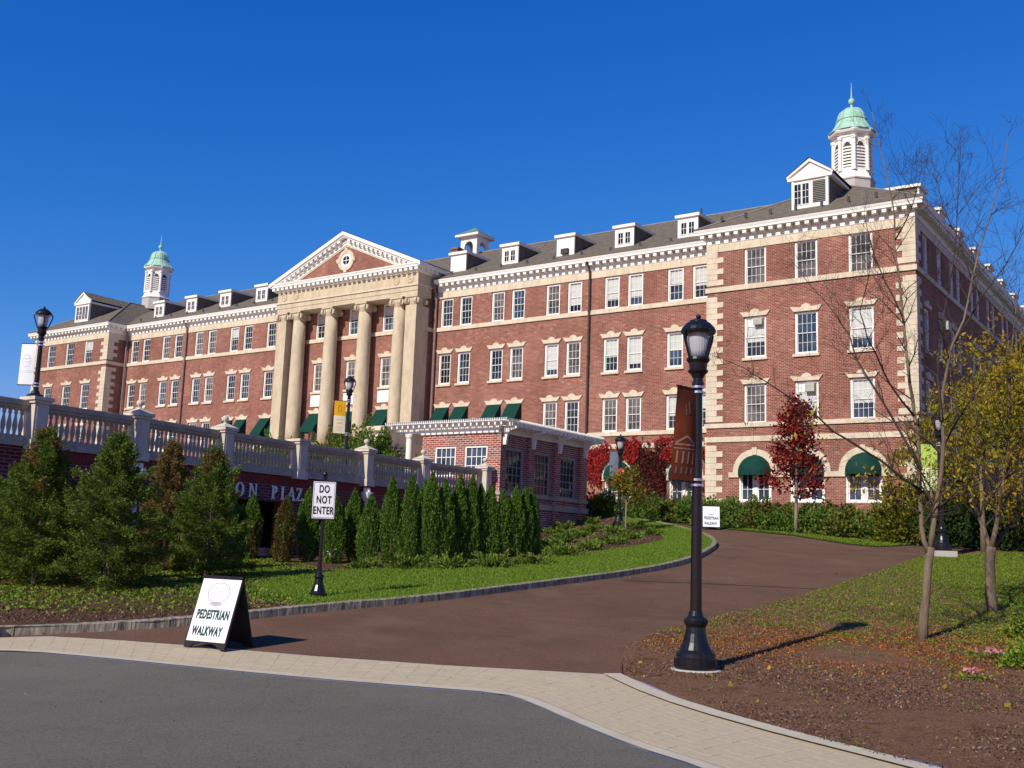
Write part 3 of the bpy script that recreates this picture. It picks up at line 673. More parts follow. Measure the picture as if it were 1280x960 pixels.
# white entablature: frieze board, bed mould, corona
def cornice_profile(): return [(0, 17.222), (.06, 17.222), (.06, 17.47), (.09, 17.50), (.09, 17.68), (.47, 17.68), (.47, 17.78), (.50, 17.84), (.53, 17.93), (0, 17.99)]
def cornice(x0, x1, plane, m0, m1):
    """front run with mitres: m0/m1 = +1 outside corner, -1 inside corner, 0 square"""
    mb = MB(); pr = cornice_profile(); n = len(pr)
    L = [(x0 - m0*y, plane-y, z) for y, z in pr]; R = [(x1 + m1*y, plane-y, z) for y, z in pr]
    mb.add(L + R, [(i, (i+1) % n, n+(i+1) % n, n+i) for i in range(n)] + [tuple(range(n)), tuple(range(2*n-1, n-1, -1))]); return mb
def cornice_side(plane, y0, y1, m0, m1, sg=1):
    mb = MB(); pr = cornice_profile(); n = len(pr)
    L = [(plane+sg*y, y0 - m0*y, z) for y, z in pr]; R = [(plane+sg*y, y1 + m1*y, z) for y, z in pr]
    mb.add(L + R, [(i, (i+1) % n, n+(i+1) % n, n+i) for i in range(n)] + [tuple(range(n)), tuple(range(2*n-1, n-1, -1))]); return mb
bpart('cornice', cornice(LW0, LW1, WF, 1, 1), M['white'], fix=True)
bpart('cornice', cornice(RW0, RW1, WF, 1, 1), M['white'], fix=True)
bpart('cornice', cornice(LW1, PL-.3, MF, -1, 0), M['white'], fix=True)
bpart('cornice', cornice(PR+.3, RW0, MF, 0, -1), M['white'], fix=True)
bpart('cornice', cornice_side(RW1, WF, 110, 1, 0), M['white'], fix=True)
bpart('cornice', cornice_side(LW1, WF, MF, 1, -1), M['white'], fix=True)
bpart('cornice', cornice_side(RW0, WF, MF, 1, -1, -1), M['white'], fix=True)
bpart('cornice', cornice_side(LW0, WF, 110, 1, 0, -1), M['white'], fix=True)
mb = MB()
def modillions(x0, x1, plane):
    n = int((x1-x0)/.44)
    for k in range(n):
        x = x0 + (x1-x0)*(k+.5)/n
        mb.box(x-.105, x+.105, plane-.42, plane-.08, 17.50, 17.69)
modillions(LW0-.35, LW1+.35, WF); modillions(LW1+.3, PL-.6, MF); modillions(PR+.6, RW0-.3, MF); modillions(RW0-.35, RW1+.35, WF)
for y in np.arange(WF+.1, 109, .44): mb.box(RW1+.08, RW1+.42, y-.105, y+.105, 17.51, 17.69)
for y in np.arange(WF+.1, MF-.6, .44): mb.box(LW1+.08, LW1+.42, y-.105, y+.105, 17.51, 17.69)
o = bpart('modillions', mb, M['white'], fix=True); o['kind'] = 'stuff'

# ---- quoins, block by block
def quoin_meshes(): 
    out = {}
    for big in (0, 1):
        l, sh = (.88, .58) if big else (.60, .88)
        out[big] = MB().box(0, l, 0, .08, 0, .276).add([], []).mesh('quoin', M['stone'], fix=True)
    return out
qlong = {}
def quoin(sgn, corner, l_front, l_side, z):
    # L-shaped block wrapping an outside corner; sgn +1: wall runs to +x from corner
    key = (sgn, l_front, l_side)
    if key not in qlong:
        p = .035; mb = MB()
        poly = [(-p*sgn, -p), (l_front*sgn, -p), (l_front*sgn, .02), (.02*sgn, .02), (.02*sgn, l_side), (-p*sgn, l_side)]
        if sgn < 0: poly = poly[::-1]
        mb.extr(poly, 'z', 0, .278); qlong[key] = mb.mesh('quoin', M['stone'], fix=True)
    return link('quoin', qlong[key], hall, at_hall(corner[0], corner[1], z))
ZQ = [ZB + .2 + .29 * k for k in range(52) if ZB + .2 + .29 * (k+1) < 16.86]
for k, z in enumerate(ZQ):
    if any(z < b1_ and z + .278 > b0_ for b0_, b1_, _ in belts): continue
    big = k % 2
    lf, ls_ = (.88, .50) if big else (.56, .88)
    quoin(1, (RW0, WF), lf, .5, z); quoin(-1, (RW1, WF), lf, ls_, z); quoin(-1, (LW1, WF), lf, ls_, z)
    quoin(1, (LW0, WF), lf, .5, z)

# ---- roofs
def roofpart(vs, fs, name='roof', mat='slate', parent=hall): return bpart(name, MB().add(vs, fs), M[mat], parent, fix=False)
EZ = 17.95; e = .53
# main ridge roof
rd = 57.0; RZ = 21.9
roofpart([(LW1-3, MF-e, EZ), (RW0+3, MF-e, EZ), (RW0+3, rd, RZ), (LW1-3, rd, RZ), (LW1-3, 64+e, EZ), (RW0+3, 64+e, EZ)], [(0, 1, 2, 3), (3, 2, 5, 4)])
for w0, w1 in ((RW0, RW1), (LW0, LW1)):
    c = (w0 + w1) / 2; h = (w1 - w0) / 2 + e; fd = WF - e; zr = 21.2
    roofpart([(w0-e, fd, EZ), (w1+e, fd, EZ), (c, fd+h, zr), (w1+e, 110, EZ), (c, 110, zr), (w0-e, 110, EZ)], [(0, 1, 2), (1, 3, 4, 2), (0, 2, 4, 5)])
    mb = MB().tube([(w0-e, fd, EZ+.02), (c, fd+h, zr+.03)], .05, 5).tube([(w1+e, fd, EZ+.02), (c, fd+h, zr+.03)], .05, 5).tube([(c, fd+h, zr+.03), (c, 110, zr+.03)], .06, 5)
    bpart('ridge_flashing', mb, M['flashing'])
bpart('ridge_flashing', MB().tube([(LW1-2, rd, RZ+.03), (RW0+2, rd, RZ+.03)], .06, 5), M['flashing'])
mb = MB()
for s in np.arange(PR + 1, RW0 - 1, 1.9): mb.box(s-.07, s+.07, MF+.35, MF+.40, EZ+.45, EZ+.68)
for s in np.arange(LW1 + 1, PL - 1, 1.9): mb.box(s-.07, s+.07, MF+.35, MF+.40, EZ+.45, EZ+.68)
for s in np.arange(RW0 + .6, RW1 - .5, 1.3): mb.box(s-.07, s+.07, WF+.35, WF+.40, EZ+.6, EZ+.85)
bpart('snow_guards', mb, M['louver_dark'])

# ---- dormers
def dormer(s, D, kind, rz=0.0, w=1.22, h=1.22, slope=.56):
    zb = EZ + (.45 + (D - MF if rz == 0 else .9)) * slope - .05 if rz == 0 else EZ + (.45 + 1.25) * .568 - .05
    d = empty('dormer', (0, 0, 0)); d.parent = hall; d.location = at_hall(s, D, zb); d.rotation_euler = (0, 0, rz)
    L = h / slope + .2
    mb = MB(); mb.box(-w/2, w/2, 0, .1, -.1, h); body = mb.build('front', M['white'], d)
    ch = MB()
    for sx in (-1, 1): ch.extr([(.1, -.1), (.1, h), (L, h)], 'x', sx*w/2-.02 if sx > 0 else -w/2, w/2 if sx > 0 else -w/2+.02)
    ch.build('cheek', M['slate'], d, fix=True)
    fc = MB(); fc.box(-w/2-.12, w/2+.12, -.12, .0, h-.06, h+.11); fc.box(w/2, w/2+.12, .0, L-.1, h-.04, h+.11); fc.box(-w/2-.12, -w/2, .0, L-.1, h-.04, h+.11)
    fc.build('cornice', M['white'], d, fix=True)
    rf = MB(); a = w/2+.13; zt = h+.11; rf.add([(-a, -.13, zt), (a, -.13, zt), (0, .45, zt+.2), (a, L, zt), (0, L+.3, zt+.2), (-a, L, zt)], [(0, 1, 2), (1, 3, 4, 2), (0, 2, 4, 5), (0, 5, 3, 1)])
    rf.build('roof', M['slate'], d)
    if kind in ('win', 'ac'):
        if kind == 'win':
            g = MB()
            for c in (-.23, .23): g.quad((c-.15, -.006, .22), (c+.15, -.006, .22), (c+.15, -.006, .86), (c-.15, -.006, .86))
            g.build('pane', M['glass'], d)
            fr = MB()
            for c in (-.23, .23):
                fr.box(c-.012, c+.012, -.022, -.007, .22, .86); fr.box(c-.15, c+.15, -.024, -.008, .53, .55)
                fr.box(c-.19, c-.15, -.03, -.001, .18, .9); fr.box(c+.15, c+.19, -.03, -.001, .18, .9); fr.box(c-.15, c+.15, -.03, -.001, .18, .22); fr.box(c-.15, c+.15, -.03, -.001, .86, .9)
            fr.build('casement', M['frame'], d, fix=True)
        else:
            MB().box(-.22, .26, -.18, .02, .12, .42).build('air_conditioner', M['louver_dark'], d, fix=True)
    else: MB().box(-w/2+.14, w/2-.14, -.018, -.001, .1, h-.2).build('panel', M['frame'], d, fix=True)
    return d
DS = [-40.4, -36.4, -32.4, -28.45, -24.5]
for s, k in zip(DS, ('blank', 'win', 'ac', 'win', 'win')): dormer(s, MF + 1, k)
for s, k in zip([-95 - s for s in DS], ('win',) * 5): dormer(s, MF + 1, k)
for k in range(10): dormer(RW1 - 1.25, 55.2 + 4.35 * k, 'win', PI/2, slope=.568, h=1.95, w=1.35)
M['pipe_gray'] = plain('gray_louver', (0.17, 0.17, 0.15), (0.22, 0.22, 0.19), 4, .6)
# gabled wing dormers
def gable_dormer(s, D, louver_right):
    SLW = .568; zb = EZ + (D - WF + e) * SLW + .02; w, h = 1.85, 1.5; L = (h + .95) / SLW
    d = empty('gabled_dormer', (0, 0, 0)); d.parent = hall; d.location = at_hall(s, D, zb)
    a = w/2
    MB().extr([(-a, -.1), (a, -.1), (a, h+.08), (a+.2, h+.1), (0, h+.86), (-a-.2, h+.1), (-a, h+.08)], 'y', 0, .12).build('front', M['white'], d, fix=True)
    fc = MB(); fc.box(-a-.2, a+.2, -.10, 0, h-.06, h+.1)
    for sx in (-1, 1):
        fc.hexa([(sx*(a+.24), -.11, h+.08), (0, -.11, h+.84), (0, 0, h+.84), (sx*(a+.24), 0, h+.08), (sx*(a+.24), -.11, h+.22), (0, -.11, h+1.0), (0, 0, h+1.0), (sx*(a+.24), 0, h+.22)])
        fc.box(min(sx*a, sx*(a+.2)), max(sx*a, sx*(a+.2)), .001, h/SLW, h-.05, h+.09)
    for x0, x1 in ((-a, -a+.14), (a-.14, a)): fc.box(x0, x1, -.05, -.001, -.1, h-.07)
    fc.build('pediment', M['white'], d, fix=True)
    ch = MB()
    for sx in (-1, 1): ch.extr([(.12, -.1), (.12, h), (h/SLW, h)], 'x', min(sx*a, sx*(a-.02)), max(sx*a, sx*(a-.02)))
    ch.build('cheek', M['slate'], d, fix=True)
    b = a + .26
    MB().add([(-b, -.16, h+.2), (0, -.16, h+1.02), (b, -.16, h+.2), (b, L, h+.2), (0, L+.6, h+1.02), (-b, L, h+.2)], [(0, 1, 4, 5), (1, 2, 3, 4)]).build('roof', M['slate'], d)
    fr = MB(); g = MB()
    for c in (-.62, -.22):
        g.quad((c-.16, -.006, .2), (c+.16, -.006, .2), (c+.16, -.006, 1.25), (c-.16, -.006, 1.25))
        fr.box(c-.01, c+.01, -.022, -.007, .2, 1.25)
        for z in (.55, .9): fr.box(c-.16, c+.16, -.024, -.008, z-.01, z+.01)
        fr.box(c-.2, c-.16, -.03, -.001, .16, 1.29); fr.box(c+.16, c+.2, -.03, -.001, .16, 1.29); fr.box(c-.16, c+.16, -.03, -.001, .16, .2); fr.box(c-.16, c+.16, -.03, -.001, 1.25, 1.29)
    lv = MB()
    if louver_right:
        for k in range(12): z = .22 + k*.092; lv.hexa([(.14, -.05, z), (.80, -.05, z), (.80, -.005, z+.05), (.14, -.005, z+.05), (.14, -.05, z+.018), (.80, -.05, z+.018), (.80, -.005, z+.068), (.14, -.005, z+.068)])
        lv.build('louver', M['pipe_gray'], d, fix=True); MB().box(.13, .81, -.004, .01, .2, 1.33).build('vent', M['louver_dark'], d, fix=True)
    else:
        for c in (.22, .62):
            g.quad((c-.16, -.006, .2), (c+.16, -.006, .2), (c+.16, -.006, 1.25), (c-.16, -.006, 1.25)); fr.box(c-.01, c+.01, -.022, -.007, .2, 1.25); fr.box(c-.2, c-.16, -.03, -.001, .16, 1.29); fr.box(c+.16, c+.2, -.03, -.001, .16, 1.29)
    g.build('pane', M['glass'], d); fr.build('casement', M['frame'], d, fix=True)
gable_dormer(-17.0, WF + .75, True); gable_dormer(-78.0, WF + .75, False)

# ---- cupolas: octagonal drum with louvres, ogee copper dome, ball and spire
def oct_pts(r, z, n=8, ph=PI/8): return [(r*math.cos(2*PI*k/n+ph), r*math.sin(2*PI*k/n+ph), z) for k in range(n)]
def cupola(s, D):
    c = empty('cupola', (0, 0, 0)); c.parent = hall; c.location = at_hall(s, D, 21.0); c.scale = (.9, .9, 1)
    MB().lathe([(0, 1.32), (.95, 1.30), (1.0, 1.36), (1.08, 1.36)], 8, ph=PI/8).build('base', M['concrete'], c)
    MB().lathe([(1.08, 1.36), (1.2, 1.24), (1.5, 1.14), (1.52, 1.10), (3.45, 1.06), (3.46, 1.12), (3.60, 1.14), (3.62, 1.2), (3.68, 1.36), (3.78, 1.42), (3.85, 1.40)], 8, ph=PI/8).build('drum', M['white'], c)
    for k in range(8):
        lv = MB(); fr = MB()
        a = 2*PI*k/8; R = Matrix.Rotation(a + PI/2, 4, 'Z'); ap = 1.09*math.cos(PI/8)
        def bx(m, x0, x1, y0, y1, z0, z1):
            m.hexa([tuple(R @ Vector(p)) for p in ((x0, y0, z0), (x1, y0, z0), (x1, y1, z0), (x0, y1, z0), (x0, y0, z1), (x1, y0, z1), (x1, y1, z1), (x0, y1, z1))])
        bx(lv, -.25, .25, -ap-.012, -ap+.02, 1.72, 2.98)
        for q in range(7): bx(fr, -.25, .25, -ap-.07, -ap-.013, 1.74 + q*.175, 1.83 + q*.175)
        bx(lv, -.17, .17, -ap-.012, -ap+.02, 2.985, 3.11); bx(lv, -.09, .09, -ap-.012, -ap+.02, 3.11, 3.17)
        lv.build('vent', M['louver_dark'], c, fix=True); fr.build('louver', M['white'], c, fix=True)
    for k in range(8):
        cl = MB()
        a = 2*PI*(k+.5)/8; cl.lathe([(1.52, .15), (1.6, .12), (3.25, .105), (3.3, .15), (3.45, .17)], 8, (1.12*math.cos(a), 1.12*math.sin(a)))
        cl.build('colonnette', M['white'], c, smooth=False)
    prof = [(3.855, 1.42), (3.93, 1.36), (4.1, 1.18), (4.35, 1.0), (4.6, .88), (4.62, .93), (4.67, .93), (4.69, .86), (4.95, .81), (5.15, .70), (5.3, .51), (5.4, .25), (5.43, .09), (5.62, .07)]
    MB().lathe(prof, 16, ph=PI/16).build('dome', M['copper'], c, smooth=False)
    rb = MB()
    for k in range(8):
        a = 2*PI*(k+.5)/8; rb.tube([((r+.012)*math.cos(a), (r+.012)*math.sin(a), z) for z, r in prof[:13]], .022, 4)
    rb.build('dome_rib', M['copper'], c)
    MB().lathe([(5.62+.2*(1-math.cos(PI*k/8)), max(.01, .2*math.sin(PI*k/8))) for k in range(9)], 12).build('ball', M['copper'], c, smooth=True)
    MB().lathe([(6.0, .05), (6.12, .065), (6.2, .04), (6.95, .008)], 8).build('spire', M['copper'], c, smooth=True)
    return c
cup = cupola(-17.0, 56.0)
c2 = copy_tree(cup, hall); c2.location = at_hall(-78.0, 56.0, 21.0)

# ---- small bell turret and chimneys on the ridge
bt = empty('bell_turret', (0, 0, 0)); bt.parent = hall; bt.location = at_hall(-43.75, 57.0, 20.95); bt.scale = (.9, .9, 1.0)
mb = MB(); r = .78; zs = 1.25; wv = .42
def arch_face(ax, sg):
    P = (lambda x, z, t: (x, sg*(r-t), z)) if ax == 'x' else (lambda x, z, t: (sg*(r-t), x, z)); N = 12
    arc = [(-wv*math.cos(PI*k/N), zs+wv*math.sin(PI*k/N)) for k in range(N+1)]
    for t in (0, .12):
        mb.quad(P(-r, 0, t), P(-wv, 0, t), P(-wv, zs, t), P(-r, zs, t)); mb.quad(P(wv, 0, t), P(r, 0, t), P(r, zs, t), P(wv, zs, t)); mb.quad(P(-wv, 0, t), P(wv, 0, t), P(wv, .55, t), P(-wv, .55, t))
        for (xa, za), (xb, zb_) in zip(arc[:-1], arc[1:]): mb.quad(P(xa, za, t), P(xb, zb_, t), P(xb, 2.0, t), P(xa, 2.0, t))
        mb.quad(P(-r, zs, t), P(-wv, zs, t), P(-wv, 2.0, t), P(-r, 2.0, t)); mb.quad(P(wv, zs, t), P(r, zs, t), P(r, 2.0, t), P(wv, 2.0, t))
    for (xa, za), (xb, zb_) in zip(arc[:-1], arc[1:]): mb.quad(P(xa, za, 0), P(xb, zb_, 0), P(xb, zb_, .12), P(xa, za, .12))
    for x in (-wv, wv): mb.quad(P(x, .55, 0), P(x, zs, 0), P(x, zs, .12), P(x, .55, .12))
    mb.quad(P(-wv, .55, 0), P(wv, .55, 0), P(wv, .55, .12), P(-wv, .55, .12))
for ax in 'xy':
    for sg in (-1, 1): arch_face(ax, sg)
mb.build('arcade', M['white'], bt)
MB().box(-1.12, 1.12, -1.12, 1.12, 2.0, 2.16).build('cornice', M['white'], bt)
MB().add([(-1.14, -1.14, 2.165), (1.14, -1.14, 2.165), (1.14, 1.14, 2.165), (-1.14, 1.14, 2.165), (0, 0, 2.85)], [(0, 1, 4), (1, 2, 4), (2, 3, 4), (3, 0, 4)]).build('roof', M['copper_dark'], bt)
MB().lathe([(.7, .3), (.75, .29), (.95, .2), (1.15, .16), (1.25, .05), (1.5, .03)], 12).build('bell', M['copper_dark'], bt, smooth=True)
for s, D, w, z0, z1 in ((-42.3, 53.2, .26, 19.2, 20.95), (-13.4, 61.2, .30, 18.2, 20.35)):
    mb = MB(); mb.box(s-w, s+w, D-w, D+w, z0, z1); mb.box(s-w-.06, s+w+.06, D-w-.06, D+w+.06, z1+.001, z1+.14); bpart('chimney', mb, M['brick'], fix=True)
for s, D in ((-26.3, 56.6), (-32, 52.8), (-29.2, 51.8)): bpart('vent_pipe', MB().lathe([(19.6 if D < 53 else 21.2, .06), (20.1 if D < 53 else 22.3, .06)], 8, (s, D)), M['louver_dark'])

# ---- portico: antae, columns, entablature, pediment
def ionic(mb, x, y, z, r):
    mb.lathe([(z-.30, r*.9), (z-.27, r*1.02), (z-.22, r*1.02), (z-.2, r*.92)], 20, (x, y)); mb.lathe([(z-.16, r*.98), (z+.05, r*1.16), (z+.16, r*1.12)], 20, (x, y))
    for sx in (-1, 1):
        for sy in (-1, 1):
            for q in (0, 1):
                # volute scrolls: discs facing front/back
                vs = []; n = 12; cx, cz = x+sx*(r+.0), z+.03; R = .20
                for yy in (y+sy*(r-.10), y+sy*(r+.05)):
                    for k in range(n): vs.append((cx+R*math.cos(2*PI*k/n), yy, cz+R*math.sin(2*PI*k/n)))
                if q == 0: mb.add(vs, [tuple(range(n)), tuple(range(2*n-1, n-1, -1))] + [(k, (k+1) % n, n+(k+1) % n, n+k) for k in range(n)])
                else:
                    vs2 = [(x+(b-y), y+(a-x), c) for a, b, c in vs]; mb.add(vs2, [tuple(range(n)), tuple(range(2*n-1, n-1, -1))] + [(k, (k+1) % n, n+(k+1) % n, n+k) for k in range(n)])
    mb.box(x-r-.10, x+r+.10, y-r-.10, y+r+.10, z+.25, z+.34); mb.box(x-r-.02, x+r+.02, y-r-.03, y+r+.03, z+.13, z+.25); mb.lathe([(z-.62, r*.93), (z-.58, r*1.0), (z-.54, r*.95)], 20, (x, y)); mb.lathe([(z-.5, r*.95), (z-.25, r*1.02), (z-.17, r*1.12)], 20, (x, y))
PY = 48.72; ZC = 16.42
cm = None
for s in (-51.97, -48.99, -46.01, -43.03):
    if cm is None:
        mb = MB(); zl = [7.55, 9, 11, 13, 15, ZC-.28]; mb.lathe([(z, .475-.06*max(0, (z-9)/7.2)**1.3) for z in zl], 28)
        sm = mb.mesh('shaft', M['stone_tan'], smooth=True)
        mb = MB(); mb.lathe([(7.22, .66), (7.34, .66), (7.35, .62), (7.42, .60), (7.47, .54), (7.56, .50)], 24); mb.box(-.68, .68, -.68, .68, 7.1, 7.22); bmn = mb.mesh('base', M['stone_tan'], fix=True)
        mb = MB(); ionic(mb, 0, 0, ZC, .40); cmn = mb.mesh('capital', M['stone_tan'], fix=True); cm = 1
    c = link('column', sm, hall, at_hall(s, PY, 0)); link('base', bmn, c); link('capital', cmn, c)
for s0, s1 in ((-53.65, -52.78), (-42.22, -41.35)):
    mb = MB(); mb.box(s0, s1, PY-.46, PF+.1, 7.55, ZC-.25); a = bpart('pilaster', mb, M['stone_tan'], fix=True)
    mb = MB(); x = (s0+s1)/2; mb.box(s0-.12, s1+.12, PY-.58, PF-.01, 7.1, 7.56); mb.build('base', M['stone_tan'], a, tuple(np.array(a.location)+np.array(OFF)), fix=True)
    mb = MB(); ionic(mb, x, PY, ZC, .40); mb.build('capital', M['stone_tan'], a, tuple(np.array(a.location)+np.array(OFF)), fix=True)
E0, E1, EF = -53.72, -41.28, PY-.50
mb = MB(); mb.box(E0, E1, EF, PF+.2, ZC+.342, 17.05); mb.box(E0-.03, E1+.03, EF-.03, PF+.15, 17.051, 17.36); bpart('architrave', mb, M['stone_tan'], fix=True)
bpart('architrave_moulding', MB().box(E0-.1, E1+.1, EF-.1, PF+.15, 17.361, 17.46), M['stone'], fix=True)
mb = MB(); mb.box(E0, E1, EF, MF+1.5, 17.461, 18.18); bpart('frieze', mb, M['stone_tan'], fix=True)
ro = MB().lathe([(0, .27), (.03, .27), (.05, .22), (.05, .19), (.02, .17), (.02, .08), (.05, .05), (.055, .01)], 20).mesh('rosette', M['stone_tan'], smooth=False)
ro.transform(Matrix.Rotation(PI/2, 4, 'X'))
for s in (-53.1, -51.95, -43.05, -41.9): link('rosette', ro, hall, at_hall(s, EF, 17.82))
# horizontal cornice of the pediment
def pc_prof(): return [(0, 18.181), (.05, 18.181), (.07, 18.22), (.12, 18.25), (.12, 18.46), (.41, 18.46), (.42, 18.56), (.47, 18.64), (.47, 18.70), (0, 18.74)]
mb = MB(); pr = pc_prof(); n = len(pr)
def loop(k): y, z = pr[k]; return [(E0-y, MF+.9, z), (E0-y, EF-y, z), (E1+y, EF-y, z), (E1+y, MF+.9, z)]
LP = [loop(k) for k in range(n)]
mb.add([p for l in LP for p in l], [(4*k+q, 4*k+q+1, 4*k+q+5, 4*k+q+4) for k in range(n-1) for q in range(3)]); bpart('pediment_cornice', mb, M['white'], fix=True)
mb = MB()
for k in range(31): x = E0 - .3 + (E1-E0+.6)*(k+.5)/31; mb.box(x-.125, x+.125, EF-.37, EF-.1, 18.27, 18.47)
for y in np.arange(EF+.1, MF, .43): mb.box(E1+.1, E1+.37, y-.125, y+.125, 18.27, 18.47); mb.box(E0-.37, E0-.1, y-.125, y+.125, 18.27, 18.47)
HX = (E1-E0)/2+.48; AZT = 21.55; xc = (E0+E1)/2; sl_ = (AZT-18.72)/HX
# raking cornices
rk = MB()
def rake(d0, d1, y0, y1, lo, hi):
    for sx in (-1, 1):
        q = []
        for yy in (y0, y1):
            pass
        A_ = lambda x, dz, yy: (xc+sx*x, yy, AZT - sl_*x + dz)
        vs = [A_(HX*hi, d0, y0), A_(0, d0, y0), A_(0, d0, y1), A_(HX*hi, d0, y1), A_(HX*hi, d1, y0), A_(0, d1, y0), A_(0, d1, y1), A_(HX*hi, d1, y1)]
        rk.hexa(vs)
rake(-.24, 0, EF-.5, EF+.3, 0, 1.0); rake(-.36, -.241, EF-.40, EF+.3, 0, .97); rake(-.62, -.45, EF-.12, EF+.3, 0, .86); rake(-.80, -.621, EF-.06, EF+.3, 0, .80)
bpart('raking_cornice', rk, M['white'], fix=True)
for sx in (-1, 1):
    for k in range(15):
        x = HX*(.05 + .9*k/15); A_ = lambda xx, dz, yy: (xc+sx*xx, yy, AZT - sl_*xx + dz)
        mb.hexa([A_(x, -.52, EF-.36), A_(x+.23, -.52, EF-.36), A_(x+.23, -.52, EF-.1), A_(x, -.52, EF-.1), A_(x, -.35, EF-.36), A_(x+.23, -.35, EF-.36), A_(x+.23, -.35, EF-.1), A_(x, -.35, EF-.1)])
o = bpart('modillions', mb, M['white'], fix=True); o['kind'] = 'stuff'
tx = (AZT-.8-18.74)/sl_
mb = MB().extr([(xc-tx-.7, 18.72), (xc+tx+.7, 18.72), (xc, AZT-.55)], 'y', EF+.02, EF+.25); bpart('tympanum', mb, M['brick'], fix=True)
mb = MB()
for sx in (-1, 1):
    A_ = lambda x, dz, yy: (xc+sx*x, yy, AZT - sl_*x + dz)
    mb.hexa([A_(tx, -.90, EF-.02), A_(0, -.90, EF-.02), A_(0, -.90, EF+.2), A_(tx, -.90, EF+.2), A_(tx, -.802, EF-.02), A_(0, -.802, EF-.02), A_(0, -.802, EF+.2), A_(tx, -.802, EF+.2)])
bpart('tympanum_border', mb, M['stone'], fix=True)
# oculus
oc = empty('oculus', (0, 0, 0)); oc.parent = hall; oc.location = at_hall(xc, EF+.02, 19.72)
def ringy(r0, r1, y0, y1, nseg=24):
    m = MB()
    for k in range(nseg):
        a, b = 2*PI*k/nseg, 2*PI*(k+1)/nseg; q = [(r0*math.cos(a), r0*math.sin(a)), (r0*math.cos(b), r0*math.sin(b)), (r1*math.cos(b), r1*math.sin(b)), (r1*math.cos(a), r1*math.sin(a))]
        m.hexa([(x, y0, z) for x, z in q] + [(x, y1, z) for x, z in q])
    return m
m_ = ringy(.48, .70, -.08, .02)
for a in range(4): c_, s_ = math.cos(a*PI/2), math.sin(a*PI/2); m_.hexa([(c_*x - s_*z, y, s_*x + c_*z) for x, y, z in ((.55, -.11, -.1), (.82, -.11, -.13), (.82, .02, -.13), (.55, .02, -.1), (.55, -.11, .1), (.82, -.11, .13), (.82, .02, .13), (.55, .02, .1))])
m_.build('surround', M['stone'], oc, fix=True)
m_ = ringy(.30, .478, -.04, .02); m_.box(-.31, .31, -.03, .0, -.02, .02); m_.box(-.02, .02, -.031, .001, -.31, .31); m_.build('frame', M['frame'], oc, fix=True)
MB().extr([(.31*math.cos(2*PI*k/20), .31*math.sin(2*PI*k/20)) for k in range(20)], 'y', -.012, .0).build('pane', M['glass'], oc, fix=True)
# pediment roof
hx = HX + .02; yb = 56.6
roofpart([(xc-hx, EF-.5, 18.74), (xc, EF-.5, AZT+.03), (xc+hx, EF-.5, 18.74), (xc+hx, yb-4.8, 18.74), (xc, yb, AZT+.03), (xc-hx, yb-4.8, 18.74)], [(0, 1, 4, 5), (1, 2, 3, 4)])
for sx in (-1, 1):
    bpart('attic_wall', MB().box(min(xc+sx*6.2, xc+sx*5.9), max(xc+sx*6.2, xc+sx*5.9), MF-.3, 53.5, 17.6, 18.7), M['white'], fix=True)
# podium and cheek walls
mb = MB(); mb.box(-54.8, -40.3, 46.6, PF, ZB+.5, 7.1); bpart('podium', mb, M['stone_tan'], fix=True)
mb = MB(); mb_ = MB()
for z0, z1, w in ((ZB+.5, 6.7, 0), (6.7, 6.95, .12), (6.951, 7.15, .04), (7.151, 7.9, -.1), (7.901, 8.15, .1)):
    mb.box(-41.6-w, -40.0+w, 44.4-w, 46.59+min(w, 0), z0, z1)
    mb_.box(-55-w, -53.4+w, 44.4-w, 46.59+min(w, 0), z0, z1)
bpart('cheek_wall', mb, M['stone'], fix=True); bpart('cheek_wall', mb_, M['stone'], fix=True)
for k in range(12): bpart('step', MB().box(-53.3, -41.7, 46.58-.3*(k+1), 46.58-.3*k - .002, ZB+.5, 6.95-.29*k), M['stone'], fix=True)

# ---- sloped awnings
def awning(s, D, w, ztop, drop=1.15, out=.85):
    a = w/2
    mb = MB(); mb.add([(-a, -.03, 0), (a, -.03, 0), (a, -out, -drop), (-a, -out, -drop), (a, -.03, -drop), (-a, -.03, -drop), (-a, -out, -drop-.2), (a, -out, -drop-.2), (-a, -.03, -drop-.2), (a, -.03, -drop-.2)],
        [(0, 1, 2, 3), (1, 4, 2), (0, 3, 5), (3, 2, 7, 6), (2, 4, 9, 7), (3, 6, 8, 5)])
    me = C(('awn', w, drop), lambda: mb.mesh('awning', M['awning'])); return link('awning', me, hall, at_hall(s, D, ztop))
for s in MC[:4]: awning(s, MF, 1.0, 9.93)
for s in LC[-4:]: awning(s, MF, 1.0, 9.93)
for s in PC: awning(s, PF, 1.25, 9.93)
# ---- downspouts
def spout(pts, r=.055, mat='pipe', box=None):
    mb = MB().tube(pts, r, 8)
    for p, q in zip(pts[:-1], pts[1:]):
        if abs(p[2]-q[2]) > 3:
            for z in np.arange(min(p[2], q[2])+1, max(p[2], q[2]), 2.6): mb.box(p[0]-.08, p[0]+.08, p[1]-.07, p[1]+.1, z, z+.06)
    return bpart('downspout', mb, M[mat])
spout([(-30.0, MF-.5, 17.7), (-30.0, MF-.28, 17.45), (-30.0, MF-.13, 17.1), (-30.0, MF-.13, 3.5)], .06, 'pipe_dark')
spout([(-65.35, MF-.5, 17.7), (-65.35, MF-.28, 17.45), (-65.35, MF-.13, 17.1), (-65.35, MF-.13, 3.5)], .07)
spout([(-41.1, MF-.45, 17.7), (-41.1, MF-.3, 17.2), (-41.1, MF-.15, 16.9), (-41.1, MF-.15, 3.5)], .085)
spout([(-72.55, MF-.4, 17.7), (-72.6, MF-.2, 17.1), (-72.6, MF-.15, 3.5)], .08)
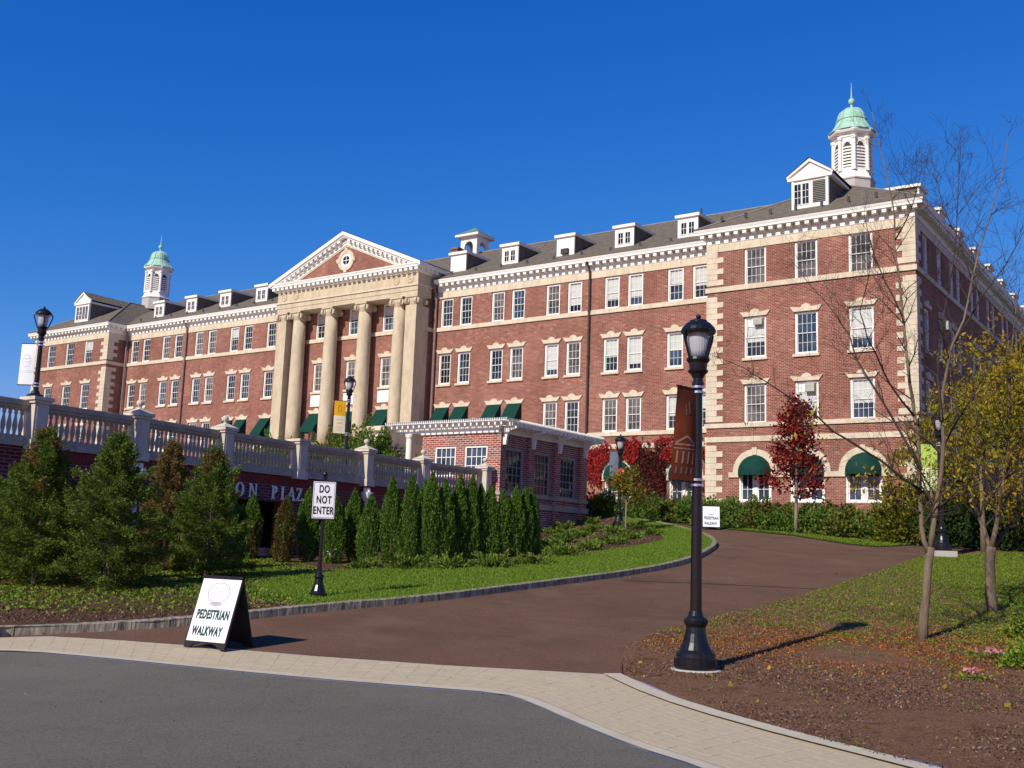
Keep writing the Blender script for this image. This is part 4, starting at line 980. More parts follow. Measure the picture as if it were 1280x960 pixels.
# ------------------------------------------------------------------ raised plaza, its brick wall and the balustrade
PZ = 3.45
POSTS = [(-14.2,18.9),(-12.6,21.6),(-11.0,24.25),(-9.48,26.67),(-8.04,29.45),(-6.47,32.08),(-4.77,34.71),(-3.14,37.78),(-.98,40.38)]
def frame2(P, Q): L = math.hypot(Q[0]-P[0], Q[1]-P[1]); t = ((Q[0]-P[0])/L, (Q[1]-P[1])/L); return L, t, (t[1], -t[0])     # outward = right-hand normal
def segbox(mb, P, Q, a, b, o0, o1, z0, z1):
    L, t, n = frame2(P, Q)
    p = lambda u, o, z: (P[0]+t[0]*u+n[0]*o, P[1]+t[1]*u+n[1]*o, z)
    mb.hexa([p(a, o0, z0), p(b, o0, z0), p(b, o1, z0), p(a, o1, z0), p(a, o0, z1), p(b, o0, z1), p(b, o1, z1), p(a, o1, z1)])
plaza = MB()
pl = [F(-70, 20), F(-23.9, 20), F(-24.6, 32), F(-24.6, 39.9), F(-28, 40), F(-28, 49.9), F(-70, 49.9)]
pl = [(p.x, p.y) for p in pl]
pl = [(-40, 5), (-22, 5)] + [(x-.12, y) for x, y in POSTS] + [(-1.6, 41.0), (F(-25, 39.9).x, F(-25, 39.9).y), (F(-28, 40).x, F(-28, 40).y), (F(-28, 49.9).x, F(-28, 49.9).y), (F(-70, 49.9).x, F(-70, 49.9).y), (-60, 60)]
plaza.extr(pl, 'z', 3.05, PZ - .01)
o = plaza.build('plaza', M['concrete'], fix=True); o['kind'] = 'structure'

pw = empty('plaza_wall', (-9.48, 26.67, tz(-9.48, 26.67)))
tag(pw, 'dark red brick plaza wall with white letters reading ON PLAZA under the balustrade', 'wall')
PO = tuple(pw.location)
mb = MB()
for i in range(len(POSTS)-1):
    L, t, n = frame2(POSTS[i], POSTS[i+1])
    solid = i < 3
    segbox(mb, POSTS[i], POSTS[i+1], 0, L, -.3, .06, (-.3 if solid else 2.66), PZ - .012)
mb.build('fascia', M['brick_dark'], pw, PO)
mb = MB()
for i in range(3, len(POSTS)-1):
    L, t, n = frame2(POSTS[i], POSTS[i+1])
    for a, b in (((-.3, .75), (2.5, L)) if i < 6 else ((-.3, L),)): segbox(mb, POSTS[i], POSTS[i+1], a, b, -.28, .03, .3, 2.659)
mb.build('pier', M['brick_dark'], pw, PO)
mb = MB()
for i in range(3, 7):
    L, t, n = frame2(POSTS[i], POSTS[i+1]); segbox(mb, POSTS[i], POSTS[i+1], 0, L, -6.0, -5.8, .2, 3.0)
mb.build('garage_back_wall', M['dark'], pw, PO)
# soldier course: upright bricks along the top of the fascia
sold = MB(); cnt = 0
sb = None
for i in range(2, len(POSTS)-1):
    L, t, n = frame2(POSTS[i], POSTS[i+1]); u = .05
    while u < L - .05:
        segbox(sold, POSTS[i], POSTS[i+1], u, u+.078, .05, .068 + random.uniform(0, .004), 3.17, 3.415); u += .092
o = sold.build('soldier_course', plain('soldier_brick', (0.17, 0.035, 0.032), (0.25, 0.055, 0.045), 9, .85, .3, 40), pw, PO, fix=True); o['kind'] = 'stuff'

# white serif letters fixed to the wall
def stroke(mb, pts, z0, z1): mb.extr(pts, 'y', z0, z1)
def serif_letter(ch, mb):
    """unit letter: height 1, flat polygons in (x,z), extruded; returns width"""
    Y0, Y1 = -.06, 0.0
    def bar(x0, x1, z0, z1): mb.box(x0, x1, Y0, Y1, z0, z1)
    def diag(x0, z0, x1, z1, w): mb.extr([(x0-w/2, z0), (x0+w/2, z0), (x1+w/2, z1), (x1-w/2, z1)], 'y', Y0, Y1)
    th, tn, sf = .22, .115, .065
    if ch == 'O':
        N = 28
        for k in range(N):
            a, b = 2*PI*k/N, 2*PI*(k+1)/N
            f = lambda q: ((.44+.44*math.cos(q), .5+.52*math.sin(q)), (.44+.23*math.cos(q), .5+.43*math.sin(q)))
            (o0, i0), (o1, i1) = f(a), f(b); mb.extr([o0, o1, i1, i0], 'y', Y0, Y1)
        return .88
    if ch == 'N':
        bar(.10, .10+tn, 0, 1); bar(.70, .70+tn, 0, 1); mb.extr([(.08, 1), (.30, 1), (.775, 0), (.66, 0)], 'y', Y0-.002, Y1)
        for x in (.135, .735): bar(x-.13, x+.13, 1-sf if x > .5 else 0, 1 if x > .5 else sf)
        bar(.0, .2, 1-sf-.001, 1.001); return .88
    if ch == 'P' or ch == 'L':
        bar(.10, .10+th, 0, 1); bar(0, .40, -.001, sf)
        if ch == 'L': bar(0, .40, 1-sf, 1.001); bar(.101+th, .68, 0, tn); bar(.59, .681, -.002, .32); return .70
        bar(0, .28, 1-sf, 1.001); N = 12
        for k in range(N):
            a, b = -PI/2+PI*k/N, -PI/2+PI*(k+1)/N
            f = lambda q: ((.33+.31*math.cos(q), .72+.28*math.sin(q)), (.33+.11*math.cos(q), .72+.20*math.sin(q)))
            (o0, i0), (o1, i1) = f(a), f(b); mb.extr([o0, o1, i1, i0], 'y', Y0, Y1)
        bar(.28, .335, .93, 1.0); bar(.28, .335, .44, .51); return .64
    if ch == 'A':
        diag(.10, 0, .42, 1, tn); mb.extr([(.36, 1.0), (.50, 1.0), (.84, 0), (.63, 0)], 'y', Y0-.002, Y1); bar(.2, .62, .30, .30+tn*.8); bar(0, .22, -.001, sf); bar(.55, .92, -.002, sf); return .90
    if ch == 'Z':
        mb.extr([(.04, 0), (.26, 0), (.70, 1), (.48, 1)], 'y', Y0, Y1); bar(.05, .70, 1-tn, 1.002); bar(.02, .72, -.002, tn); bar(.04, .10, .75, 1.003); bar(.66, .73, -.003, .27); return .74
LW_T = [('O', 3.66), ('N', 4.18), ('P', 5.10), ('L', 5.50), ('A', 5.80), ('Z', 6.17), ('A', 6.55)]
tot = 0
def wall_point(t):
    i = 3
    while True:
        L, tt, n = frame2(POSTS[i], POSTS[i+1])
        if t <= L or i == 6: return (POSTS[i][0]+tt[0]*t, POSTS[i][1]+tt[1]*t), math.atan2(tt[1], tt[0]), n
        t -= L; i += 1
for ch, t in LW_T:
    mb = MB(); w = serif_letter(ch, mb); me = mb.mesh('letter', M['white'], fix=True); me.transform(Matrix.Scale(.39, 4))
    p, a, n = wall_point(t); o = link('letter', me, pw, (p[0]+n[0]*.095-PO[0], p[1]+n[1]*.095-PO[1], 2.74-PO[2]), a)

# balustrade
M['rail_post'] = plain('pale_cast_stone', (0.56, 0.50, 0.40), (0.64, 0.575, 0.465), 3.0, .8, .12, 40, streak=.4)
bal = empty('balustrade', (-9.48, 26.67, PZ)); tag(bal, 'pale cast-stone balustrade with ball-topped posts along the plaza edge', 'balustrade')
BO = (-9.48, 26.67, PZ)
blm = MB().lathe([(0, .055), (.05, .055), (.055, .040), (.10, .034), (.19, .050), (.27, .058), (.36, .047), (.46, .029), (.52, .026), (.53, .043), (.56, .043), (.565, .034), (.62, .05), (.66, .05)], 10)
blm.box(-.06, .06, -.06, .06, -.002, .05); blm.box(-.06, .06, -.06, .06, .62, .665)
blm = blm.mesh('baluster', M['rail'], smooth=False)
for i in range(len(POSTS)-1):
    P, Q = POSTS[i], POSTS[i+1]; L, t, n = frame2(P, Q); ang = math.atan2(t[1], t[0])
    mb = MB(); segbox(mb, P, Q, .22, L-.22, -.17, .13, PZ-.0, PZ+.12); segbox(mb, P, Q, .22, L-.22, -.13, .09, PZ+.121, PZ+.2); mb.build('plinth', M['rail'], bal, BO, fix=True)
    mb = MB(); segbox(mb, P, Q, .22, L-.22, -.12, .08, PZ+.86, PZ+.93); segbox(mb, P, Q, .22, L-.22, -.16, .12, PZ+.931, PZ+1.03); segbox(mb, P, Q, .22, L-.22, -.13, .09, PZ+1.031, PZ+1.06); mb.build('rail', M['rail'], bal, BO, fix=True)
    nb = int((L-.5)/.142)
    for k in range(nb):
        u = .3 + (L-.6)*k/(nb-1); link('baluster', blm, bal, (P[0]+t[0]*u-n[0]*.02-BO[0], P[1]+t[1]*u-n[1]*.02-BO[1], .198), ang)
for i, P in enumerate(POSTS):
    Q = POSTS[min(i+1, len(POSTS)-1)] if i < len(POSTS)-1 else (P[0]+.5, P[1]+.8); ang = math.atan2(Q[1]-P[1], Q[0]-P[0])
    if 'post' not in cache:
        mb = MB(); mb.box(-.22, .22, -.25, .25, -.06, .16); mb.box(-.18, .18, -.21, .21, .161, 1.0)
        for sy in (-1, 1):
            mb.box(-.125, .125, sy*.215-.006, sy*.215+.006, .24, .94)
        mb.box(-.22, .22, -.25, .25, 1.0, 1.07); mb.box(-.26, .26, -.29, .29, 1.071, 1.15); cache['post'] = mb.mesh('post', M['rail_post'], fix=True)
        mb = MB(); mb.add([(-.27, -.27, 1.152), (.27, -.27, 1.152), (.27, .27, 1.152), (-.27, .27, 1.152), (-.06, -.06, 1.27), (.06, -.06, 1.27), (.06, .06, 1.27), (-.06, .06, 1.27)], [(0, 1, 5, 4), (1, 2, 6, 5), (2, 3, 7, 6), (3, 0, 4, 7)])
        mb.lathe([(1.26, .06), (1.30, .045), (1.32, .06)] + [(1.41-.09*math.cos(PI*k/8), .09*math.sin(PI*k/8)+.004) for k in range(1, 9)], 12); cache['fin'] = mb.mesh('finial', M['rail_post'], smooth=False)
    o = link('post', cache['post'], bal, (P[0]+n[0]*.08-BO[0], P[1]+n[1]*.08-BO[1], 0), ang)
    if i not in (2, 5): link('finial', cache['fin'], o)
# white rain leaders under the posts
for k, (i, lab) in enumerate(((3, 'white rain leader head on the brick wall behind the tall spruces'), (6, 'white rain leader head on the wall right of the lettering'), (8, 'white rain leader at the conservatory end of the wall'))):
    P = POSTS[i]; a = .9
    L, t, n = frame2(POSTS[i-1], POSTS[i]); c = (P[0]+n[0]*.2, P[1]+n[1]*.2)
    mb = MB(); mb.lathe([(2.72, .05), (2.85, .06), (3.0, .17), (3.12, .2), (3.2, .21)], 10, c); mb.box(c[0]-.1, c[0]+.1, c[1]-.1, c[1]+.1, 3.2, 3.34)
    r = empty('rain_leader', (c[0], c[1], 2.0)); tag(r, lab, 'rain leader'); ro_ = tuple(r.location)
    mb.build('funnel', M['white'], r, ro_); MB().tube([(c[0], c[1], 2.75), (c[0], c[1], 1.6)], .05, 8).build('pipe', M['white'], r, ro_); MB().box(c[0]-.12, c[0]+.12, c[1]-.12, c[1]+.12, 3.341, 3.40).build('cap', M['black'], r, ro_)
# white flower tubs in the dark openings
for (x, y, lab) in ((-7.35, 32.6, 'white plant tub in the dark opening left of the brown arborvitae'), (-5.15, 31.6, 'white plant tub half hidden behind the sign pole')):
    z = tz(x, y) - .02
    o = MB().lathe([(z, .20), (z+.28, .27), (z+.30, .31), (z+.36, .31), (z+.36, .26), (z+.3, .25)], 14, (x, y)).build('plant_tub', M['white']); tag(o, lab, 'planter', 'white tubs under the plaza')

# ------------------------------------------------------------------ brick conservatory with a white pergola roof (local x along, y inwards)
con = empty('conservatory', F(-23.7, 32.85, 0) + Vector((0, 0, 1.6)), -AZ); tag(con, 'orange brick conservatory with multi-pane windows under a white pergola roof', 'pavilion')
CO = (0, 0, 1.6)
def cpart(name, mb, mat, parent=con, **k): return mb.build(name, mat, parent, CO, **k)
LWN = [(-3.08, -2.02), (-1.58, -.48)]; RWN = [(.52, 1.78), (2.55, 3.75), (4.55, 5.75)]
mb = MB(); wall(mb, 'x', 0, -3.75, 0, .8, 5.96, [(a, b, 4.28, 5.47, 0) for a, b in LWN], 1, .12)
wall(mb, 'y', 0, 0, 6.75, .8, 5.96, [(a, b, 3.70, 5.42, 0) for a, b in RWN], -1, .12)
mb.quad((-3.75, 0, .8), (-3.75, 6.75, .8), (-3.75, 6.75, 5.96), (-3.75, 0, 5.96)); mb.quad((-3.75, 6.75, .8), (0, 6.75, .8), (0, 6.75, 5.96), (-3.75, 6.75, 5.96)); mb.quad((-3.75, 0, 5.96), (0, 0, 5.96), (0, 6.75, 5.96), (-3.75, 6.75, 5.96))
cpart('wall', mb, M['brick_new'])
for y0, y1 in ((.0, .36), (1.95, 2.36), (3.92, 4.33), (5.96, 6.40)):
    cpart('pilaster', MB().box(-.02 if y0 else -.0, .16, y0 + (.001 if y0 else -.0), y1, .8, 5.955), M['brick_new'], fix=True)
for z0, z1, pr in ((3.58, 3.70, .20), (3.14, 3.36, .22)):
    mb = MB()
    for y0, y1 in ((-.02, .36), (.36, 1.95), (1.95, 2.36), (2.36, 3.92), (3.92, 4.33), (4.33, 5.96), (5.96, 6.40), (6.4, 6.8)):
        pl_ = pr if (y0, y1) in ((-.02, .36), (1.95, 2.36), (3.92, 4.33), (5.96, 6.40)) else pr - .14
        mb.box(-.01, pl_, y0, y1, z0, z1)
    cpart('sill_band', mb, M['rail'], fix=True)
M['frame_dark'] = plain('mid_gray_frame', (0.30, 0.28, 0.25), (0.36, 0.34, 0.30), 6, .5)  # plain mid-gray window frames, used only on the right-hand face
def cons_window(loc, w, h, cols, rows, rz):
    mb = MB(); a = w/2
    mb.box(-a, -a+.07, .03, .13, 0, h); mb.box(a-.07, a, .03, .13, 0, h); mb.box(-a+.07, a-.07, .03, .13, h-.07, h); mb.box(-a+.07, a-.07, .03, .13, 0, .07)
    for k in range(1, cols): x = -a+.07+(w-.14)*k/cols; mb.box(x-.014, x+.014, .06, .10, .07, h-.07)
    for k in range(1, rows): z = .07+(h-.14)*k/rows; mb.box(-a+.07, a-.07, .062, .098, z-.014, z+.014)
    o = mb.build('window', M['frame'] if rz == 0 else M['frame_dark'], con, origin=(0, 0, 0), fix=True); o.location = (loc[0], loc[1], loc[2]-CO[2]); o.rotation_euler = (0, 0, rz)
    g = MB().quad((-a+.07, .085, .07), (a-.07, .085, .07), (a-.07, .085, h-.07), (-a+.07, .085, h-.07)).build('pane', M['bluegray'] if rz == 0 else M['glass'], o, origin=(0, 0, 0)); return o
for a, b in LWN: cons_window(((a+b)/2, 0, 4.28), b-a, 1.19, 4, 3, 0)
for k, (a, b) in enumerate(RWN): cons_window((0, (a+b)/2, 3.70), b-a, 1.72, 4, 5, PI/2)
# fascia and pergola
mb = MB(); mb.box(-3.80, .07, -.07, .3, 5.962, 6.2); mb.box(-.3, .07, .301, 6.8, 5.962, 6.2); mb.box(-3.80, -3.5, .301, 6.8, 5.962, 6.2); mb.box(-3.499, -.301, 6.5, 6.8, 5.962, 6.2)
mb.box(-3.84, .11, -.11, -.071, 6.1, 6.2); mb.box(.071, .11, -.07, 6.84, 6.1, 6.2)
cpart('fascia_board', mb, M['white'], fix=True)
cpart('pergola_beam', MB().box(-5.1, -3.801, -.07, .12, 6.03, 6.2).box(-5.1, -3.801, 2.4, 2.6, 6.03, 6.2), M['white'], fix=True)
raf = MB().box(-.035, .035, -.46, 7.2, 0, .15).mesh('rafter', M['white'], fix=True)
for k in range(20):
    x = -5.05 + k*.29; link('rafter', raf, con, (x, 0, 6.202-CO[2]))
raf2 = MB().box(-.25, .58, -.035, .035, 0, .15).mesh('rafter', M['white'], fix=True)
for k in range(24): link('rafter', raf2, con, (0.11, .05 + k*.29, 6.203-CO[2]))
lat = MB().box(-.015, .015, -.58, .30, 0, .06).mesh('lath', M['white'], fix=True); lat2 = MB().box(-.30, .74, -.015, .015, 0, .06).mesh('lath', M['white'], fix=True)
for k in range(58): link('lath', lat, con, (-5.3 + k*.1065, 0, 6.40-CO[2]))
for k in range(66): link('lath', lat2, con, (.02, -.05 + k*.1065, 6.402-CO[2]))
for y in (-.48,): cpart('purlin', MB().box(-5.36, .74, y-.03, y+.03, 6.353, 6.40), M['white'], fix=True)
for x in (.60,): cpart('purlin', MB().box(x-.03, x+.03, -.22, 7.2, 6.3535, 6.401), M['white'], fix=True)
cpart('pergola_top', MB().box(-5.3, -.02, .31, 7.2, 6.36, 6.42), M['white'], fix=True)
for y in (.17, 2.15, 4.12, 6.18):
    mb = MB(); N = 8; pts = [(.17, 5.45), (.17, 6.2)] + [(.17+.6*(1-math.cos(PI/2*k/N)), 6.19-.62*(1-math.sin(PI/2*k/N))) for k in range(N, -1, -1)]
    poly = [(.165, 5.5), (.30, 5.5), (.34, 5.85), (.5, 6.05), (.78, 6.12), (.78, 6.2), (.165, 6.2)]
    mb.extr([(p[0], p[1]) for p in poly], 'y', y-.05, y+.05); cpart('bracket', mb, M['white'], fix=True)
cpart('column', MB().lathe([(3.46, .19), (3.56, .19), (3.58, .15), (5.85, .125), (5.88, .16), (5.98, .18), (6.03, .18)], 16, (-4.45, 0)), M['white'], smooth=False)
cpart('column', MB().lathe([(3.46, .19), (3.56, .19), (3.58, .15), (5.85, .125), (5.88, .16), (5.98, .18), (6.03, .18)], 16, (-4.45, 2.5)), M['white'], smooth=False)
# ------------------------------------------------------------------ street lamps
def glow_glass(name):
    m, t, b = newmat(name); b.inputs['Base Color'].default_value = (0.55, 0.56, 0.60, 1); b.inputs['Roughness'].default_value = 0.15; b.inputs['Alpha'].default_value = 1
    b.inputs['Transmission Weight'].default_value = 0.35; b.inputs['IOR'].default_value = 1.3
    tc = nd(t, 'ShaderNodeTexCoord'); wv = nd(t, 'ShaderNodeTexWave', Scale=9.0); t.links.new(tc.outputs['Object'], wv.inputs['Vector'])
    bp = nd(t, 'ShaderNodeBump', Strength=0.15, Distance=0.02); t.links.new(wv.outputs[0], bp.inputs['Height']); t.links.new(bp.outputs[0], b.inputs['Normal'])
    return m
M['lampglass'] = glow_glass('prismatic_lamp_glass')
def lamp(loc, H, label, base=True, group='black lamp posts of the plaza'):
    o = empty('street_lamp', loc); tag(o, label, 'lamp post', group)
    if base:
        MB().lathe([(0, .265), (.03, .275), (.13, .275), (.15, .25), (.2, .245), (.24, .205), (.33, .165), (.44, .135), (.52, .125), (.56, .15), (.60, .16), (.63, .14), (.66, .10), (.72, .085)], 20).build('base', M['black'], o, origin=(0, 0, 0), smooth=False)
    else:
        MB().lathe([(0, .22), (.08, .22), (.12, .13), (.2, .10)], 16).build('base', M['black'], o, origin=(0, 0, 0))
    n = 16; zt = H - .86
    mb = MB(); mb.lathe([(.7 if base else .18, .074), (zt-.1, .060), (zt-.09, .08), (zt-.05, .08), (zt-.04, .065), (zt, .065)], 24)
    mb.build('pole', M['black'], o, origin=(0, 0, 0), smooth=False)
    MB().lathe([(zt, .07), (zt+.05, .095), (zt+.08, .13), (zt+.10, .135), (zt+.12, .115), (zt+.2, .125), (zt+.24, .155), (zt+.27, .15), (zt+.28, .13)], 20).build('holder', M['black'], o, origin=(0, 0, 0))
    z0 = zt + .27
    MB().lathe([(z0, .10), (z0+.1, .125), (z0+.22, .142), (z0+.30, .14), (z0+.36, .12)], 20).build('globe', M['lampglass'], o, origin=(0, 0, 0), smooth=True)
    rb = MB()
    for k in range(4):
        a = 2*PI*(k+.35)/4; pr = [(z0, .15), (z0+.12, .19), (z0+.26, .24), (z0+.33, .252), (z0+.37, .225)]
        rb.tube([(r*math.cos(a), r*math.sin(a), z) for z, r in pr], .018, 6)
    rb.build('rib', M['black'], o, origin=(0, 0, 0))
    MB().lathe([(z0+.335, .225), (z0+.36, .235), (z0+.41, .215), (z0+.47, .16), (z0+.495, .115), (z0+.51, .115), (z0+.53, .05), (z0+.54, .02)], 20).build('cap', M['black'], o, origin=(0, 0, 0), smooth=False)
    MB().lathe([(z0+.565-.034*math.cos(PI*k/6), .034*math.sin(PI*k/6)+.002) for k in range(7)], 10).build('finial', M['black'], o, origin=(0, 0, 0), smooth=True)
    return o
zl = tz(2.46, 13.79) + .02
lamp((2.46, 13.79, zl), 4.6, 'tall black lamp post nearest the camera at the edge of the mulch bank')
mb = MB().lathe([(-.1, .33), (.02, .33), (.03, .31)], 18, (2.46, 13.79)); o = mb.build('footing', M['concrete']); o.location.z = zl - .13; tag(o, 'pale concrete disc under the nearest lamp post', 'footing')
lamp((-11.02, 24.24, PZ + 1.15), 2.16/.82, 'short black lantern mounted on the left balustrade post', base=False).scale = (.82, .82, .82)
lamp((-5.6, 36.1, PZ), 3.82/.86, 'black lamp post on the plaza in front of the portico columns').scale = (.86, .86, .86)
lamp((4.42, 42.0, tz(4.42, 42.0) + .1), 6.22 - tz(4.42, 42) - .1, 'black lamp post by the ivy-covered wall behind the young tree')
lamp((13.26, 32.42, tz(13.26, 32.42) + .2), 4.3, 'black lamp post on a concrete block behind the bare tree')
fz = tz(13.26, 32.42); o = MB().box(12.93, 13.59, 32.1, 32.75, fz-.3, fz+.2).build('lamp_footing', M['concrete'], fix=True); tag(o, 'square concrete block under the lamp behind the bare tree', 'footing')

# ------------------------------------------------------------------ banners (each hangs from two arms on its lamp)
def cloth(name, c1, c2, sc=3, rough=.8): return plain(name, c1, c2, sc, rough, .1, 60)
def banner_surface(P, w, h, ang, sag, taper=0.0, n=10, m=16, twist=0.0):
    """P = top corner at the pole; the cloth runs away from the pole along ang; returns f(u,v)->xyz, u 0..1 away from pole, v 0..1 downwards"""
    def f(u, v, d=0.0):
        b = math.sin(PI*v) * sag * math.sin(PI*min(1, u*.9+.1)) + twist*u*v
        a = ang; uu_ = u*w*(1 - taper*v*(1-v)*4*.5)
        x = P[0] + math.cos(a)*uu_ - math.sin(a)*(b + d); y = P[1] + math.sin(a)*uu_ + math.cos(a)*(b + d)
        return (x, y, P[2] - v*h - .04*u*h*0)
    return f
def banner_mesh(mb, f, u0=0, u1=1, v0=0, v1=1, n=8, m=14, d=0.0, t=.006):
    for dd in (d, d + t):
        vs = [f(u0+(u1-u0)*i/n, v0+(v1-v0)*j/m, dd) for j in range(m+1) for i in range(n+1)]
        mb.add(vs, [(j*(n+1)+i, j*(n+1)+i+1, (j+1)*(n+1)+i+1, (j+1)*(n+1)+i) for j in range(m) for i in range(n)])
def banner(pole, ztop, w, h, ang, sag, fields, label, name='banner', prints=(), arms=True, twist=0, taper=0):
    r = empty(name, (pole[0], pole[1], ztop - h)); tag(r, label, 'banner', 'cloth banners on the lamp posts'); O = tuple(r.location)
    P = (pole[0]+math.cos(ang)*.085, pole[1]+math.sin(ang)*.085, ztop)
    f = banner_surface(P, w, h, ang, sag, taper, twist=twist)
    for (v0, v1, mt) in fields:
        mb = MB(); banner_mesh(mb, f, 0, 1, v0, v1); mb.build('cloth', mt, r, O, smooth=True)
    for (nm, mt, quads) in prints:
        mb = MB()
        for (u0, u1, v0, v1) in quads:
            banner_mesh(mb, f, u0, u1, v0, v1, 3, 3, d=-.004, t=.002); banner_mesh(mb, f, u0, u1, v0, v1, 3, 3, d=.008, t=.002)
        mb.build(nm, mt, r, O)
    if arms:
        mb = MB(); c, s = math.cos(ang), math.sin(ang)
        for z in (ztop+.012, ztop-h-.012): mb.tube([(pole[0], pole[1], z), (pole[0]+c*(w+.1), pole[1]+s*(w+.1), z)], .012, 6)
        mb.build('arm', M['black'], r, O)
        for z in (ztop+.012, ztop-h-.012):
            mb = MB(); mb.lathe([(z-.05, .078), (z-.05, .086), (z-.02, .086), (z-.02, .078)], 14, pole); mb.lathe([(z+.02, .078), (z+.02, .086), (z+.05, .086), (z+.05, .078)], 14, pole)
            mb.build('strap', M['steel'], r, O)
    return r
rust = plain('rust_cloth', (0.10, 0.024, 0.010), (0.21, 0.055, 0.018), 2.2, .8, .1, 50, stretch=(1, 1, .6)); pale = cloth('faded_print', (0.30, 0.15, 0.11), (0.38, 0.22, 0.17))
palegr = cloth('faded_print_gray', (0.17, 0.10, 0.085), (0.22, 0.13, 0.11))
def ped_quads():
    q = []
    for k in range(7): u = .07 + .43*k/7; v = .60 - .08*k/7*1.0; q.append((u, u+.065, v-.012, v+.012)); q.append((1-u-.065, 1-u, v-.012, v+.012))
    q += [(.05, .95, .61, .628), (.02, .98, .655, .668)]
    for k in range(4): u = .10 + k*.235; q.append((u, u+.07, .69, .82))
    return q
banner((2.46, 13.79), 3.70, .37, 1.20, math.radians(225), .05, [(0, 1, rust)], 'rust-orange banner with a pillared building on the nearest lamp post',
       prints=[('printed_building', pale, ped_quads()), ('printed_window', palegr, [(.12+k*.22, .20+k*.22, .86, .93) for k in range(4)]), ('printed_scroll', palegr, [(.34, .42, .14, .28), (.52, .58, .18, .30)])], twist=-.10)
wht = cloth('white_cloth', (0.72, 0.74, 0.76), (0.78, 0.79, 0.80)); wgr = cloth('gray_print', (0.52, 0.55, 0.58), (0.58, 0.60, 0.63))
def ringq(cu, cv, ru, rv, n=14, s=.03): return [(cu+ru*math.cos(2*PI*k/n)-s, cu+ru*math.cos(2*PI*k/n)+s, cv+rv*math.sin(2*PI*k/n)-s*.45, cv+rv*math.sin(2*PI*k/n)+s*.45) for k in range(n)]
banner((-11.02, 24.24), 5.86, .36, .95, math.radians(176), .03, [(0, 1, wht)], 'white banner with a faint gray seal on the left lantern', prints=[('printed_seal', wgr, ringq(.55, .42, .28, .15) + [(.3, .8, .36, .375), (.35, .75, .44, .455), (.02, .98, .66, .668), (.02, .98, .70, .708)])])
yel = cloth('yellow_cloth', (0.62, 0.33, 0.015), (0.72, 0.40, 0.02)); crm = cloth('cream_cloth', (0.66, 0.58, 0.40), (0.74, 0.66, 0.48)); ylp = cloth('ochre_print', (0.40, 0.17, 0.01), (0.45, 0.2, 0.01)); ylq = cloth('buff_print', (0.66, 0.46, 0.18), (0.7, 0.5, 0.2))
banner((-5.6, 36.1), 6.36, .40, 1.12, math.radians(195), .02, [(0, .46, yel), (.46, 1, crm)], 'yellow and cream banner on the plaza lamp post', prints=[('printed_emblem', ylp, [(.36, .42, .16, .32), (.42, .56, .14, .16), (.42, .56, .32, .34), (.6, .66, .13, .35)]), ('printed_text', ylq, [(.2, .8, .56, .58), (.25, .75, .66, .70), (.2, .8, .8, .82), (.3, .7, .88, .9)])])
blg = cloth('slate_cloth', (0.13, 0.17, 0.21), (0.20, 0.24, 0.28))
banner((4.42, 42.0), 5.52, .34, 1.0, math.radians(190), .02, [(0, 1, blg)], 'gray-blue banner on the lamp post by the ivy')
lim = cloth('lime_cloth', (0.42, 0.62, 0.10), (0.52, 0.72, 0.18)); lmw = cloth('pale_lime_cloth', (0.62, 0.74, 0.40), (0.72, 0.80, 0.55)); lmp = cloth('leaf_print', (0.30, 0.50, 0.08), (0.36, 0.56, 0.10))
rq = random.Random(5)
banner((13.26, 32.42), 5.19, .52, 1.42, math.radians(186), .02, [(0, .5, lim), (.5, 1, lmw)], 'lime green banner behind the bare tree', prints=[('printed_leaf', lmp, [(u, u+.09, v, v+.03) for u, v in [(rq.uniform(.05, .85), rq.uniform(.4, .95)) for _ in range(18)]])])
# small round red notice on the lamp by the ivy
rr_ = empty('round_notice', (4.45, 41.9, 4.45)); tag(rr_, 'small round red notice fixed to the lamp post by the ivy', 'sign')
MB().extr([(4.45+.19*math.cos(2*PI*k/20), 4.66+.19*math.sin(2*PI*k/20)) for k in range(20)], 'y', 41.86, 41.90).build('disc', cloth('red_orange_enamel', (0.55, 0.06, 0.03), (0.62, 0.09, 0.04)), rr_, tuple(rr_.location), fix=True)
mb = MB(); mb.hexa([(4.33, 41.852, 4.55), (4.38, 41.852, 4.52), (4.38, 41.858, 4.52), (4.33, 41.858, 4.55), (4.52, 41.852, 4.78), (4.57, 41.852, 4.74), (4.57, 41.858, 4.74), (4.52, 41.858, 4.78)]); mb.build('printed_mark', M['white'], rr_, tuple(rr_.location), fix=True)

# ------------------------------------------------------------------ lettering from the built-in font
def text_mesh(txt, size, bold=0.0, xs=1.0, extrude=.002):
    cu = bpy.data.curves.new('lettering', 'FONT'); cu.body = txt; cu.size = size; cu.align_x = 'CENTER'; cu.align_y = 'CENTER'; cu.extrude = extrude; cu.offset = bold; cu.space_character = 1.12
    ob = bpy.data.objects.new('lettering', cu); COL.objects.link(ob)
    dg = bpy.context.evaluated_depsgraph_get(); me = bpy.data.meshes.new_from_object(ob.evaluated_get(dg))
    bpy.data.objects.remove(ob); bpy.data.curves.remove(cu)
    me.transform(Matrix.Diagonal((xs, 1, 1, 1))); return me
def put_text(txt, size, mat, parent, M4, bold=0.0, xs=1.0, name='lettering'):
    me = text_mesh(txt, size, bold, xs); me.materials.clear(); me.materials.append(mat); me.transform(M4); return link(name, me, parent)
M['signblack'] = plain('sign_black', (0.012, 0.012, 0.013), None, rough=.5)
M['signgreen'] = plain('sign_dark_green', (0.006, 0.055, 0.050), None, rough=.5)
M['signgray'] = plain('sign_faint_gray', (0.40, 0.41, 0.42), None, rough=.6)
M['signwhite'] = plain('sign_white', (0.78, 0.79, 0.80), (0.82, 0.83, 0.84), 3, .4)

